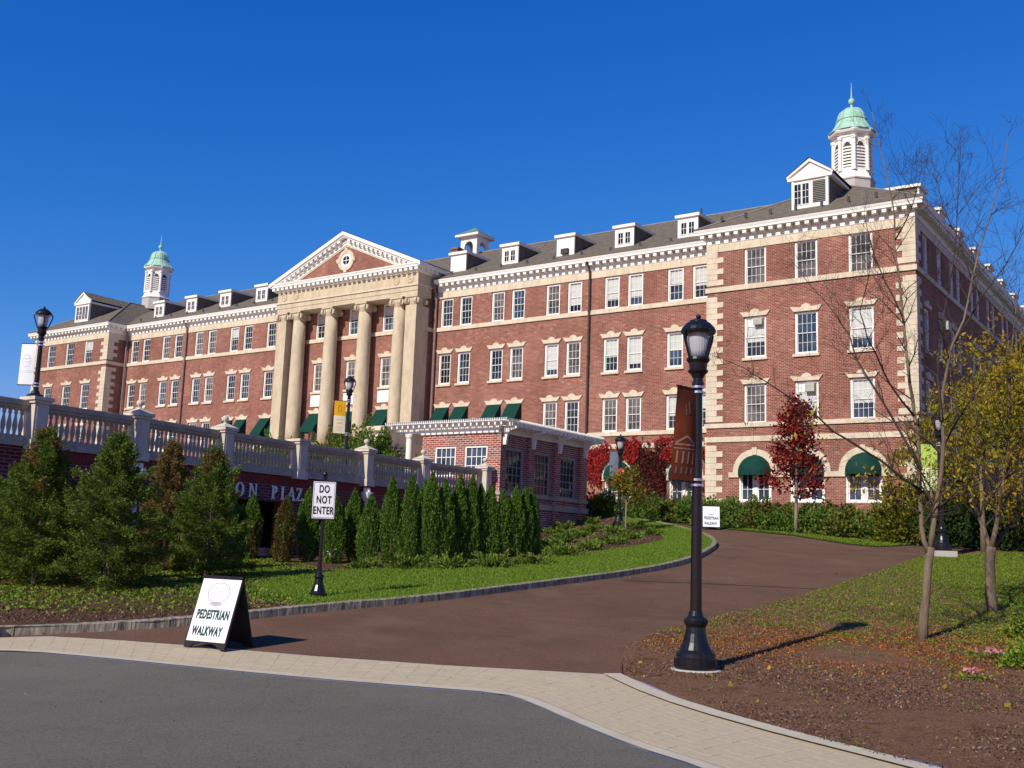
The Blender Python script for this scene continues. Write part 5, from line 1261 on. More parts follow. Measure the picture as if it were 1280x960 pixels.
# DO NOT ENTER on a black post
dx, dy = -3.28, 18.95; dz = tz(dx, dy) + .09
dn = empty('do_not_enter_sign', (dx, dy, dz), math.radians(9)); tag(dn, 'white DO NOT ENTER sign on a black post with a bell base', 'sign')
MB().lathe([(0, .15), (.05, .155), (.07, .13), (.1, .125), (.2, .085), (.3, .07), (.34, .085), (.37, .08), (.42, .045), (.46, .04)], 18).build('base', M['black'], dn, origin=(0, 0, 0))
MB().lathe([(.44, .036), (2.06, .030), (2.07, .045), (2.09, .045), (2.10, .02)] + [(2.15-.045*math.cos(PI*k/6), .045*math.sin(PI*k/6)+.002) for k in range(1, 7)], 14).build('pole', M['black'], dn, origin=(0, 0, 0), smooth=False)
pn = MB(); pn.box(-.215, .215, -.055, -.04, 1.34, 2.03); pnl = pn.build('panel', M['black'], dn, origin=(0, 0, 0), fix=True)
pw_ = MB().box(-.195, .195, -.060, -.0555, 1.36, 2.01).build('face', M['signwhite'], pnl, origin=(0, 0, 0), fix=True)
mb = MB()
for a in ((-.183, .183, 1.372, 1.380), (-.183, .183, 1.99, 1.998), (-.183, -.177, 1.38, 1.99), (.177, .183, 1.38, 1.99)): mb.box(a[0], a[1], -.0615, -.0602, a[2], a[3])
mb.build('border', M['signblack'], pnl, origin=(0, 0, 0), fix=True)
RX = Matrix.Rotation(PI/2, 4, 'X')
for txt, z, xs in (('DO', 1.875, .62), ('NOT', 1.685, .62), ('ENTER', 1.495, .60)):
    put_text(txt, .185, M['signblack'], pnl, Matrix.Translation((0, -.0625, z)) @ RX, .0045, xs)

# folding sandwich boards
def aboard(loc, rz, label, nmz):
    s = empty('sandwich_board', loc, rz); tag(s, label, 'sandwich board', 'pedestrian walkway sandwich boards')
    Hh, ww, sp = .92, .68, .29
    al = math.atan2(sp, Hh); pl_ = Matrix.Translation((0, -sp, 0)) @ Matrix.Rotation(-al, 4, 'X')      # panel local: x across, z up the slope, y = thickness inwards
    LL = math.hypot(sp, Hh)
    def leaf(nm, mt, T):
        mb = MB(); pr = [(-ww/2, 0), (-ww/2+.09, 0), (-ww/2+.15, .04), (-.1, .065), (.1, .065), (ww/2-.15, .04), (ww/2-.09, 0), (ww/2, 0), (ww/2, LL), (-ww/2, LL)]
        mb.extr(pr, 'y', 0, .03); me = mb.mesh(nm, mt, fix=True); me.transform(T); return link(nm, me, s)
    bk = plain('dark_plastic', (0.020, 0.017, 0.018), (0.030, 0.026, 0.027), 4, .45)
    fr = leaf('front_panel', bk, pl_)
    T2 = Matrix.Rotation(PI, 4, 'Z') @ pl_; leaf('back_panel', bk, T2)
    me = MB().box(-ww/2+.018, ww/2-.018, -.004, -.0005, .085, LL-.018).mesh('face', M['signwhite'], fix=True); me.transform(pl_); link('face', me, fr)
    for sx in (-1, 1): # hinge stays
        pass
    put_text('PEDESTRIAN', .165, M['signgreen'], fr, pl_ @ Matrix.Translation((0.005, -.0062, .435)) @ RX, .0065, .535)
    put_text('WALKWAY', .165, M['signgreen'], fr, pl_ @ Matrix.Translation((-.02, -.0062, .215)) @ RX, .0065, .54)
    mb = MB()                                                   # faint oval crest with ruled lines above the words
    N = 26
    for k in range(N):
        a, b = 2*PI*k/N, 2*PI*(k+.8)/N; q = [(r*math.cos(t)*1.35, .735+r*math.sin(t)) for r in (.125, .142) for t in (a, b)]
        mb.hexa([(q[0][0], -.0058, q[0][1]), (q[1][0], -.0058, q[1][1]), (q[3][0], -.0058, q[3][1]), (q[2][0], -.0058, q[2][1]), (q[0][0], -.0042, q[0][1]), (q[1][0], -.0042, q[1][1]), (q[3][0], -.0042, q[3][1]), (q[2][0], -.0042, q[2][1])])
    for z, w in ((.79, .09), (.755, .12), (.72, .12), (.685, .09)): 
        for k in range(-3, 4): mb.box(k*w/3-.009, k*w/3+.006, -.0058, -.0042, z-.008, z+.008)
    mb.extr([(-.07, .605), (.07, .605), (.12, .58), (.0, .545), (-.12, .58)], 'y', -.0058, -.0042)
    me = mb.mesh('crest', M['signgray'], fix=True); me.transform(pl_); link('crest', me, fr)
    return s
aboard((-3.75, 14.34, tz(-3.75, 14.34) + .005), -math.radians(26), 'white PEDESTRIAN WALKWAY sandwich board standing at the front edge of the drive', 0)
aboard((7.98, 41.6, tz(7.98, 41.6) + .01), -math.radians(8), 'white PEDESTRIAN WALKWAY sandwich board far up the drive by the hedge', 0)
# ------------------------------------------------------------------ leaves and branches
def leaf_quads(C, size, aspect=2.0, axis=None, jitter=1.0, fold=0.0, rg=rng):
    """C: Nx3 leaf centres -> (4N)x3 diamond quads; axis: Nx3 preferred leaf direction (or None)"""
    N = len(C); d = rg.normal(size=(N, 3))
    if axis is not None: d = axis + d * jitter * .5
    d /= np.linalg.norm(d, axis=1)[:, None] + 1e-9
    b = rg.normal(size=(N, 3)); b -= (b * d).sum(1)[:, None] * d; b /= np.linalg.norm(b, axis=1)[:, None] + 1e-9
    L = size * rg.uniform(.7, 1.35, N)[:, None]; Wd = L / aspect
    V = np.empty((N, 4, 3)); V[:, 0] = C - d * L * .5; V[:, 1] = C + b * Wd * .5 + d * L * .08; V[:, 2] = C + d * L * .5; V[:, 3] = C - b * Wd * .5 + d * L * .08
    return V.reshape(-1, 3)
def quads_mesh(name, V, mat):
    n = len(V) // 4; me = bpy.data.meshes.new(name)
    me.vertices.add(len(V)); me.vertices.foreach_set('co', V.astype(np.float32).ravel())
    me.loops.add(4 * n); me.loops.foreach_set('vertex_index', np.arange(4 * n, dtype=np.int32))
    me.polygons.add(n); me.polygons.foreach_set('loop_start', np.arange(0, 4 * n, 4, dtype=np.int32)); me.polygons.foreach_set('loop_total', np.full(n, 4, dtype=np.int32))
    me.materials.append(mat); me.update(calc_edges=True); me.validate(); return me
def foliage(name, V, mat, parent=None, O=(0, 0, 0)):
    return link(name, quads_mesh(name, V - np.array(O), mat), parent)
L_ = {}
L_['spruce'] = leafmat('spruce_needles', [(0, (0.055, 0.095, 0.016)), (.5, (0.110, 0.175, 0.028)), (.85, (0.18, 0.25, 0.042)), (1, (0.27, 0.30, 0.06))], .3)
L_['evergreen'] = leafmat('dark_evergreen', [(0, (0.014, 0.034, 0.010)), (.6, (0.03, 0.06, 0.016)), (1, (0.055, 0.09, 0.025))], .2)
L_['spruce_brown'] = leafmat('browning_needles', [(0, (0.09, 0.065, 0.02)), (.4, (0.20, 0.125, 0.04)), (.8, (0.29, 0.185, 0.065)), (1, (0.13, 0.16, 0.04))], .2)
L_['arbor'] = leafmat('arborvitae_sprays', [(0, (0.045, 0.098, 0.012)), (.5, (0.095, 0.185, 0.024)), (1, (0.15, 0.25, 0.042))], .25)
L_['arbor_brown'] = leafmat('bronzed_sprays', [(0, (0.055, 0.050, 0.012)), (.5, (0.11, 0.085, 0.02)), (1, (0.17, 0.10, 0.03))], .25)
L_['hedge'] = leafmat('hedge_leaves', [(0, (0.050, 0.110, 0.017)), (.45, (0.105, 0.195, 0.030)), (.8, (0.17, 0.265, 0.048)), (.93, (0.20, 0.22, 0.05)), (1, (0.18, 0.10, 0.03))], .3)
L_['hedge2'] = leafmat('olive_leaves', [(0, (0.06, 0.085, 0.016)), (.5, (0.125, 0.155, 0.028)), (1, (0.21, 0.20, 0.04))], .3)
L_['juniper'] = leafmat('juniper_sprays', [(0, (0.062, 0.105, 0.016)), (.5, (0.125, 0.19, 0.028)), (1, (0.20, 0.27, 0.045))], .25)
L_['yellow'] = leafmat('yellow_leaves', [(0, (0.17, 0.17, 0.014)), (.3, (0.31, 0.28, 0.02)), (.65, (0.50, 0.37, 0.03)), (.88, (0.58, 0.34, 0.04)), (1, (0.34, 0.15, 0.025))], .4)
L_['olive'] = leafmat('yellow_green_leaves', [(0, (0.06, 0.085, 0.012)), (.4, (0.13, 0.15, 0.018)), (.8, (0.24, 0.22, 0.025)), (1, (0.32, 0.24, 0.03))], .4)
L_['red'] = leafmat('dark_red_leaves', [(0, (0.10, 0.010, 0.014)), (.5, (0.21, 0.020, 0.020)), (.85, (0.34, 0.04, 0.025)), (1, (0.44, 0.10, 0.04))], .35)
L_['ivy_red'] = leafmat('scarlet_ivy', [(0, (0.16, 0.014, 0.018)), (.5, (0.34, 0.028, 0.028)), (1, (0.50, 0.07, 0.045))], .25)
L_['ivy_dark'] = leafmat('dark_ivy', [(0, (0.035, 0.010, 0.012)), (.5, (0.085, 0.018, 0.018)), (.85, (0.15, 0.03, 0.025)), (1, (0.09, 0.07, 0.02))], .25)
L_['grass'] = leafmat('grass_blades', [(0, (0.095, 0.16, 0.014)), (.5, (0.155, 0.245, 0.028)), (1, (0.225, 0.30, 0.045))], .3)
L_['cover'] = leafmat('ground_cover_leaves', [(0, (0.065, 0.13, 0.012)), (.5, (0.145, 0.24, 0.024)), (.85, (0.25, 0.31, 0.04)), (1, (0.32, 0.24, 0.045))], .3)
L_['litter'] = leafmat('orange_leaf_litter', [(0, (0.22, 0.060, 0.014)), (.5, (0.36, 0.110, 0.018)), (.85, (0.46, 0.19, 0.03)), (1, (0.50, 0.34, 0.06))], .2)
L_['chips'] = leafmat('bark_chips', [(0, (0.05, 0.027, 0.018)), (.5, (0.13, 0.078, 0.056)), (.9, (0.20, 0.13, 0.09)), (1, (0.30, 0.25, 0.20))], .0, .9)
L_['pink'] = leafmat('pink_petals', [(0, (0.50, 0.16, 0.18)), (1, (0.72, 0.38, 0.38))], .3)
M['bark'] = plain('gray_bark', (0.12, 0.088, 0.058), (0.23, 0.175, 0.118), 9, .9, .8, 40, stretch=(1, 1, .25))
M['bark_pale'] = plain('pale_bark', (0.20, 0.16, 0.115), (0.29, 0.24, 0.18), 9, .9, .5, 40, stretch=(1, 1, .3))
M['twig'] = plain('twig_bark', (0.045, 0.033, 0.026), (0.075, 0.055, 0.043), 9, .9)

def spruce(x, y, h, r, label, mix_brown=0.0, seed=0, top_brown=0.0):
    rg = np.random.default_rng(seed); z0 = tz(x, y) + .08
    t = empty('spruce_tree', (x, y, z0)); tag(t, label, 'conifer', 'young spruces in front of the plaza wall')
    MB().tube([(0, 0, -.05), (.01, 0, h*.5), (0, .01, h*.97)], [.055, .032, .006], 8).build('trunk', M['bark'], t, origin=(0, 0, 0))
    br = MB(); C = []; A = []
    nl = int(h * 44)
    for k in range(nl):
        u = k / nl; zz = h * (.05 + .94 * u); L = 1.12 * r * min(1, 1.25 * (1 - u) ** .78) * rg.uniform(.62, 1.2) + .07
        if rg.random() < .12: L *= 1.25
        a = k * 2.399 + rg.normal() * .3; rise = rg.uniform(-.08, .22) + .5 * u
        d = np.array([math.cos(a), math.sin(a), rise]); d /= np.linalg.norm(d)
        p0 = np.array([0, 0, zz]); p1 = p0 + d * L * .6 + [0, 0, -.03 * L]; p2 = p0 + d * L + [0, 0, .05 * L]
        if k % 2 == 0: br.tube([p0, p1, p2], [.012, .008, .003], 4, cap=False)
        n = int(18 + L * 150)
        s = rg.uniform(.12, 1.0, n) ** .75; side = np.cross(d, [0, 0, 1]); side /= np.linalg.norm(side)
        w = (1.0 - s) * .34 * L + .05
        off = rg.normal(size=n) * .55 * w
        P = p0 + np.outer(s, d) * L + np.outer(off, side) + np.c_[np.zeros(n), np.zeros(n), rg.normal(size=n) * .045 - .06 * s * (1 - s)]
        C.append(P); A.append(np.tile(d, (n, 1)) * .9 + np.outer(np.sign(off) * .6, side) + [0, 0, .15])
    br.build('branches', M['twig'], t, origin=(0, 0, 0))
    C = np.concatenate(C); A = np.concatenate(A)
    C = np.concatenate([C] + [C + rg.normal(size=C.shape) * .024 for _ in range(3)]); A = np.concatenate([A] * 4)
    pb = mix_brown + top_brown * np.clip((C[:, 2] / h - .55) * 2.5, 0, 1)
    nz = np.array([noise.noise((c[0]*3+seed, c[1]*3, c[2]*3)) for c in C]); isb = (nz * .6 + .5) < pb
    V = leaf_quads(C[~isb], .056, 3.4, A[~isb], 1.0, rg=rg); foliage('foliage', V, L_['spruce'], t)
    if isb.sum() > 20: foliage('brown_foliage', leaf_quads(C[isb], .054, 3.4, A[isb], 1.0, rg=rg), L_['spruce_brown'], t)
    return t
spruce(-8.75, 20.0, 2.95, .82, 'dark spruce with a browned tip at the left edge below the lantern', .06, 1, .5)
spruce(-7.3, 19.75, 2.85, .92, 'bushy green spruce second from the left, broadest of the row', .02, 2, 0)
spruce(-7.75, 24.3, 2.95, .66, 'brown and drying spruce between two green ones', .62, 3, .3)
spruce(-6.2, 22.3, 2.72, .76, 'green spruce half hiding the first letter of the wall sign', .05, 4, .35)
spruce(-9.95, 21.6, 2.3, .8, 'spruce cut off by the left edge of the view', .05, 5, .1)

def arborvitae(x, y, h, r, seed, label, brown=0.0):
    rg = np.random.default_rng(seed); z0 = tz(x, y) + .08
    t = empty('arborvitae', (x, y, z0)); tag(t, label, 'arborvitae', 'clipped arborvitae row along the plaza wall')
    MB().tube([(0, 0, -.05), (0, 0, h*.85)], [.04, .008], 6).build('trunk', M['bark'], t, origin=(0, 0, 0))
    n = int(9500 * h / 2 * (r / .3)); u = rg.uniform(0, 1, n) ** .85; a = rg.uniform(0, 2*PI, n)
    prof = np.clip(np.minimum(1.0, .62 + u * 2.2) * (1 - np.clip((u - .50) / .51, 0, 1) ** 1.9), 0.03, 1)
    lob = 1 + .16 * np.sin(a * 3 + u * 7 + seed) + .10 * np.sin(a * 7 - u * 19 + seed * 2) + .07 * np.sin(a*13+u*37)
    R = r * prof * lob * (1 - .55 * rg.random(n) ** 2.2)
    lean = np.array([rg.normal() * .03, rg.normal() * .03])
    C = np.c_[R*np.cos(a) + lean[0]*u*h, R*np.sin(a) + lean[1]*u*h, .02 + u * h + rg.normal(size=n) * .02]
    A = np.c_[np.cos(a) * .45, np.sin(a) * .45, np.full(n, 1.0)]
    V = leaf_quads(C, .062, 2.8, A, .8, rg=rg)
    if brown > 0:
        isb = (np.array([noise.noise((c[0]*4+seed, c[1]*4, c[2]*1.6)) for c in C]) * .7 + .5) < brown
        isb4 = np.repeat(isb, 4)
        foliage('brown_foliage', V[isb4], L_['arbor_brown'], t); V = V[~isb4]
    foliage('foliage', V, L_['arbor'], t); return t
ARB = [(-2.96,27.44,2.1),(-2.54,27.27,2.13),(-2.2,27.9,2.0),(-1.95,27.35,2.16),(-1.62,27.51,2.0),(-1.32,27.9,2.12),(-1.02,28.1,2.08),(-.72,28.41,1.85),(-.40,28.45,1.83),(-.10,28.7,1.67),(.2,28.9,1.79),(.46,29.15,1.75),(.75,29.5,1.73)]
ALAB = ['leftmost arborvitae of the tight green row', 'second arborvitae from the left in the tight row', 'narrow arborvitae third from the left in the tight row', 'tallest arborvitae of the tight row, fourth from the left', 'fifth arborvitae from the left in the tight row', 'sixth arborvitae from the left in the tight row', 'middle arborvitae of the tight row', 'eighth arborvitae from the left in the tight row', 'fifth arborvitae from the right end of the tight row', 'shortest arborvitae of the tight row, fourth from its right end', 'third arborvitae from the right end of the tight row', 'second arborvitae from the right end of the tight row', 'rightmost arborvitae of the tight row, nearest the conservatory']
for k, (x, y, h) in enumerate(ARB): arborvitae(x, y, h + .10, .255 - .002*k, 20 + k, ALAB[k])
for k, (x, y, h, r, b, lab) in enumerate([(-7.0,29.2,1.75,.26,.35,'arborvitae with a bronze top left of the dark doorway'), (-5.85,28.0,1.75,.27,.55,'bronzed brown arborvitae right of the dark doorway'), (-5.3,28.6,1.95,.27,.12,'arborvitae directly behind the sign pole'), (-4.55,28.0,1.7,.30,.12,'arborvitae just right of the sign pole'), (-4.05,28.6,1.9,.28,.05,'arborvitae standing in shade right of the sign'), (-3.55,27.4,1.75,.27,.03,'arborvitae under the white rain leader')]):
    arborvitae(x, y, h, r, 60 + k, lab, b)

def shrub(x, y, z, rx, ry, rz, n, mat, label, group, seed, name='shrub', size=.09, cat='shrub', flat=False, aspect=1.7, stems=True, rot=0.0, axis_up=.3):
    rg = np.random.default_rng(seed)
    t = empty(name, (x, y, z), rot); tag(t, label, cat, group)
    if stems:
        mb = MB()
        for k in range(7):
            a = rg.uniform(0, 2*PI); q = rg.uniform(.3, .8); mb.tube([(0, 0, -.05), (math.cos(a)*rx*q*.5, math.sin(a)*ry*q*.5, rz*.5), (math.cos(a)*rx*q, math.sin(a)*ry*q, rz*1.1)], [.02, .014, .005], 4, cap=False)
        mb.build('stems', M['twig'], t, origin=(0, 0, 0))
    d = rg.normal(size=(n, 3)); d[:, 2] = np.abs(d[:, 2]) * (1.0 if not flat else .6) ; d /= np.linalg.norm(d, axis=1)[:, None]
    lump = np.array([.82 + .55 * noise.noise((q[0]*2.1+seed, q[1]*2.1, q[2]*2.1+seed*.7)) + .22 * noise.noise((q[0]*5.3, q[1]*5.3+seed, q[2]*5.3)) for q in d])
    R = lump * (1 - .5 * rg.random(n) ** 2)
    C = d * R[:, None] * np.array([rx, ry, rz * (1.15 if not flat else 1.3)]); C[:, 2] += .02
    V = leaf_quads(C, size, aspect, d + [0, 0, axis_up], 1.4, rg=rg)
    foliage('foliage', V, mat, t); return t
def juniper(x, y, r, seed, label):
    rg = np.random.default_rng(seed); z = tz(x, y) + .06
    t = empty('juniper', (x, y, z)); tag(t, label, 'juniper', 'low spreading junipers on the mulch slope')
    C, A = [], []
    for k in range(34):
        a = rg.uniform(0, 2*PI); L = r * rg.uniform(.55, 1.15); el = rg.uniform(.2, 1.15); d = np.array([math.cos(a)*math.cos(el), math.sin(a)*math.cos(el), math.sin(el)*.75])
        n = int(60 * r); s = rg.uniform(.1, 1, n); C.append(np.outer(s * L, d) + rg.normal(size=(n, 3)) * .035 + [0, 0, .02] - np.outer((s**2) * L * .25, [0, 0, 1])); A.append(np.tile(d, (n, 1)) + [0, 0, .2])
    C = np.concatenate(C); A = np.concatenate(A); C[:, 2] = np.maximum(C[:, 2], 0)
    foliage('foliage', leaf_quads(C, .12, 3.2, A, .9, rg=rg), L_['juniper'], t); return t
JUN = [(2.3,43.4,.72),(3.6,44.3,.66),(2.6,38.4,.75),(4.0,39.0,.66),(3.2,33.7,.72),(4.9,41.2,.72),(4.2,36.0,.68),(1.4,32.4,.75),(2.0,35.4,.75),(.75,26.3,.7),(-.3,25.6,.75),(-1.3,25.4,.75),(-2.3,25.4,.7),(1.6,29.2,.75),(3.3,41.2,.68),(1.3,30.5,.66),(2.5,31.4,.66),(5.2,37.6,.6),(-3.4,25.8,.7),(1.9,40.6,.7)]
for k, (x, y, r) in enumerate(JUN):
    px_ = sorted([(q[0] / q[1]) for q in JUN if (q[1] > 32) == (y > 32)]); i_ = px_.index(x / y)
    w = 'low spreading juniper on the mulch slope below the conservatory' if y > 32 else 'low spreading juniper at the foot of the arborvitae row'
    juniper(x, y, r, 90 + k, f'{ORD[i_]} {w}' if i_ == 0 else f'{ORD[i_]} from the left, {w}')

# hedge along the hall, bush by bush
HB = []
for k in range(9): f = k/8; p = Vector((3.6, 47.6, 0)).lerp(Vector((9.0, 43.4, 0)), f); HB.append((p.x, p.y, .95, .85, 1.0 + .12*math.sin(k*2.3), 'L'))
for k in range(11): f = k/10; p = Vector((9.6, 42.6, 0)).lerp(Vector((14.6, 37.6, 0)), f); HB.append((p.x, p.y, .95, .85, .95 + .15*math.sin(k*1.7), 'R'))
for k in range(8): f = k/7; p = Vector((7.2, 47.6, 0)).lerp(Vector((13.6, 44.2, 0)), f); HB.append((p.x, p.y, 1.0, .9, .78 + .12*math.sin(k*2.9), 'B'))
for k in range(6): f = k/5; p = Vector((12.4, 43.0, 0)).lerp(Vector((17.5, 39.0, 0)), f); HB.append((p.x, p.y, 1.1, .95, .8 + .15*math.sin(k*1.3), 'B'))
HL = {'L': 'leafy green bush of the hedge under the ivy wall', 'R': 'leafy green bush of the hedge below the arched windows', 'B': 'taller bush behind the front hedge against the brick'}
for k, (x, y, rx, ry, rz, c) in enumerate(HB):
    m_ = L_['hedge2'] if (k * 7) % 5 == 0 else L_['hedge']
    i_ = sorted(b[0]/b[1] for b in HB if b[5] == c).index(x / y)
    shrub(x, y, tz(x, y) + .0, rx, ry, rz, 2600, m_, f'{ORD[i_]} {HL[c]}' if i_ == 0 else f'{ORD[i_]} from the left, {HL[c]}', 'hedge bushes along the hall', 200 + k, 'hedge_bush', .12)
# pale seedheads in the hedge below the arches
# plaza planting behind the balustrade
for k, (x, y, rx, rz, m_) in enumerate([(-9.9,44.5,1.1,2.2,'hedge'),(-8.7,44.2,1.2,2.45,'hedge'),(-7.6,43.8,1.1,2.5,'hedge2'),(-6.5,43.0,1.2,2.6,'hedge'),(-5.6,42.3,1.2,2.6,'hedge'),(-5.25,43.2,.85,2.45,'hedge'),(-11.2,45.2,1.1,2.0,'hedge'),(-3.85,45.6,.7,1.7,'hedge2')]):
    shrub(x, y, PZ-.02, rx*1.2, 1.2, rz*.95, 9000, L_[m_], ['leftmost shrub on the plaza behind the balustrade', 'second shrub from the left behind the balustrade', 'third shrub from the left behind the balustrade', 'fourth shrub from the left, just left of the plaza lamp', 'fifth shrub from the left, just right of the plaza lamp', 'second shrub left of the pergola column', 'last shrub beside the pergola column', 'low shrub behind the pergola column'][[-11.2,-9.9,-8.7,-7.6,-6.5,-5.6,-5.25,-3.85].index(x)], 'shrubs on the plaza before the portico', 300 + k, 'plaza_shrub', .12, stems=False)

# dark evergreen mass and shrubs at the right, behind the trees
for k, (x, y, rx, rz, m_, lab) in enumerate([(15.2,36.6,1.4,1.6,'spruce','dark evergreen shrub behind the lamp on its block'),(16.8,35.6,1.5,1.9,'spruce','dark evergreen shrub right of the lamp on its block'),(18.3,34.6,1.5,1.7,'spruce','dark evergreen shrub at the right edge'),(14.0,37.6,1.2,2.2,'olive','tall olive-green bush behind the green banner'),(15.9,38.6,1.5,3.6,'olive','tall yellowing bush by the corner of the hall'),(12.6,39.4,1.0,1.0,'hedge2','olive bush left of the green banner')]):
    shrub(x, y, tz(x, y), rx, 1.2, rz, 4200, L_['evergreen' if m_ == 'spruce' else m_], lab, 'shrubs by the corner of the hall', 330 + k, 'corner_shrub', .14)
shrub(7.35, 14.5, tz(7.35, 14.5), .75, .8, .42, 2600, L_['cover'], 'spreading green plant at the right edge of the bank', None, 350, 'bank_plant', .075, flat=True)
shrub(8.6, 17.2, tz(8.6, 17.2), .7, .8, .45, 1800, L_['cover'], 'low green plant beyond the pink flowers on the bank', None, 351, 'bank_plant', .075, flat=True)
for (x, y, n, r_) in ((6.83, 15.2, 46, .22), (5.86, 13.5, 34, .11)):
    rg = np.random.default_rng(n); z = tz(x, y)
    f = empty('pink_flowers', (x, y, z)); tag(f, 'pink flower cluster near the right edge of the bank' if n == 46 else 'small pink flower head on the bare mulch of the bank', 'flower', 'pink flowers on the bank')
    C = np.c_[rg.normal(size=n)*r_*.6, rg.normal(size=n)*r_*.4, .10 + rg.random(n)*.06]; foliage('petals', leaf_quads(C, .055, 1.3, None, rg=rg), L_['pink'], f)['kind'] = 'stuff'
    C = np.c_[rg.normal(size=60)*r_, rg.normal(size=60)*r_*.7, .02 + rg.random(60)*.08]; foliage('leaves', leaf_quads(C, .06, 2.0, None, rg=rg), L_['cover'], f)

# ------------------------------------------------------------------ deciduous trees
def grow(mb, p, d, L, r, lev, rg, tips, maxlev=3, spread=.55, up=.25):
    n = 4; pts = [p]; rad = [r]
    q = Vector(p); dd = Vector(d).normalized()
    for k in range(n):
        dd = (dd + Vector(rg.normal(size=3)) * .13 + Vector((0, 0, up * .12))).normalized(); q = q + dd * (L / n); pts.append(q.copy()); rad.append(max(.0022, r * (1 - .8 * (k+1)/n)))
    mb.tube(pts, rad, 5 if lev < 2 else 3, cap=False)
    for k in range(1, n+1): tips.append((pts[k], dd.copy(), lev))
    if lev < maxlev:
        for j in range(rg.integers(2, 5)):
            i = int(rg.integers(1, n)); t = Vector(rg.normal(size=3)); t = (t - dd * t.dot(dd)).normalized()
            grow(mb, pts[i], dd * (1 - spread) + t * spread + Vector((0, 0, up * .4)), L * rg.uniform(.42, .68), rad[i] * .62, lev + 1, rg, tips, maxlev, spread, up)
def limb_tree(name, limbs, radii, label, seed, group=None, bark='bark', nsub=9, sublen=.9, maxlev=2, cat='tree'):
    rg = np.random.default_rng(seed); O = Vector(limbs[0][0]); O.z = tz(O.x, O.y)
    t = empty(name, O); tag(t, label, cat, group); tips = []
    tr = MB(); bo = tr; tm = MB()
    for li, (pl, (ra, rb)) in enumerate(zip(limbs, radii)):
        pl = [Vector(p) - O for p in pl]; n = len(pl); sm = [pl[0]]
        for a, b in zip(pl[:-1], pl[1:]): sm += [a.lerp(b, .5) + Vector(rg.normal(size=3)) * .008, b]
        if li == 0: sm[0].z = -.06
        m = len(sm); rad = [ra + (rb - ra) * (k/(m-1)) ** .8 for k in range(m)]
        if li == 0: rad[0] *= 1.35; rad[1] *= 1.1
        (tm if li < 3 else tr).tube(sm, rad, 10 if li == 0 else 7)
        if li > 0:
            tot = sum((b-a).length for a, b in zip(pl[:-1], pl[1:]))
            for j in range(int(nsub * tot / 3)):
                i = int(rg.integers(2, m-1)) if m > 4 else m-2; dd = (sm[i+1] - sm[i-1]).normalized(); tv = Vector(rg.normal(size=3)); tv = (tv - dd*tv.dot(dd)).normalized()
                grow(tr, sm[i], dd * .5 + tv * .6 + Vector((0, 0, .18)), sublen * rg.uniform(.5, 1.2), max(.004, rad[i] * .5), 1, rg, tips, maxlev)
            for q in sm[m//2:]: tips.append((q, Vector((0, 0, 1)), 1))
            grow(tr, sm[-1], (sm[-1] - sm[-2]), sublen * .4, rb, 1, rg, tips, maxlev)
    tm.build('trunk', M[bark], t, origin=(0, 0, 0), smooth=True); tr.build('branches', M['twig'], t, origin=(0, 0, 0), smooth=True)
    return t, tips, O, rg
T1 = [[(6.56,16.9,0.37),(6.63,16.9,0.99),(6.68,16.9,1.49),(6.73,16.9,1.81)],[(6.7,16.9,1.71),(6.61,16.94,2.11),(6.61,16.98,2.62),(6.63,17.02,3.14),(6.63,17.06,3.66),(6.58,17.1,4.19),(6.53,17.14,4.73),(6.5,17.18,5.28),(6.48,17.22,5.69),(6.46,17.26,6.25),(6.41,17.3,6.75),(6.43,17.34,7.12),(6.41,17.38,7.7),(6.32,17.42,8.21),(6.24,17.46,8.66),(6.13,17.5,9.33)],[(6.73,16.9,1.8),(6.78,16.86,2.24),(6.83,16.81,2.62),(6.88,16.77,3.0),(6.91,16.73,3.51),(6.89,16.69,4.02),(6.91,16.64,4.4),(6.98,16.6,4.79),(7.03,16.56,5.04),(7.2,16.51,5.43),(7.33,16.47,6.08),(7.46,16.43,6.61),(7.63,16.39,7.14),(7.78,16.34,7.67),(7.92,16.3,8.47)],[(6.97,16.9,3.92),(6.97,17.04,4.6),(7.08,17.19,5.16),(7.23,17.33,5.75),(7.44,17.47,6.49),(7.6,17.61,7.24),(7.7,17.76,7.87),(7.84,17.9,8.89)],[(6.59,16.9,3.06),(6.29,17.1,3.79),(5.98,17.3,4.47),(5.81,17.5,4.9),(5.75,17.7,5.36),(5.62,17.9,5.7),(5.37,18.1,6.14),(5.07,18.3,6.62)],[(6.57,16.9,2.72),(6.25,16.77,2.88),(5.86,16.63,3.14),(5.5,16.5,3.31),(5.05,16.37,3.53),(4.61,16.23,3.87),(4.26,16.1,4.03),(3.86,15.97,4.24),(3.52,15.83,4.4),(3.13,15.7,4.51)],[(6.52,16.9,3.9),(6.04,16.65,4.37),(5.78,16.4,4.71),(5.53,16.15,4.97),(5.33,15.9,5.35),(5.38,15.65,5.8),(5.36,15.4,6.1)],[(6.97,16.9,3.4),(7.42,17.27,3.98),(8.01,17.65,4.74),(8.65,18.02,5.53),(9.26,18.4,6.36)],[(7.19,16.9,5.11),(7.49,16.57,5.78),(7.78,16.23,6.3),(7.95,15.9,6.8)],[(6.36,16.9,5.55),(6.19,17.23,6.24),(6.11,17.57,6.89),(6.1,17.9,7.57)],[(6.57,16.9,2.36),(6.44,17.4,2.57),(6.29,17.9,2.72),(6.19,18.4,2.95)],[(6.83,16.9,2.37),(6.95,16.4,2.67),(7.1,15.9,2.83),(7.35,15.4,2.92)],[(6.27,16.9,6.84),(6.4,16.5,7.26),(6.39,16.1,7.66)],[(7.52,16.9,6.2),(7.49,17.23,6.98),(7.37,17.57,7.65),(7.32,17.9,8.65)]]
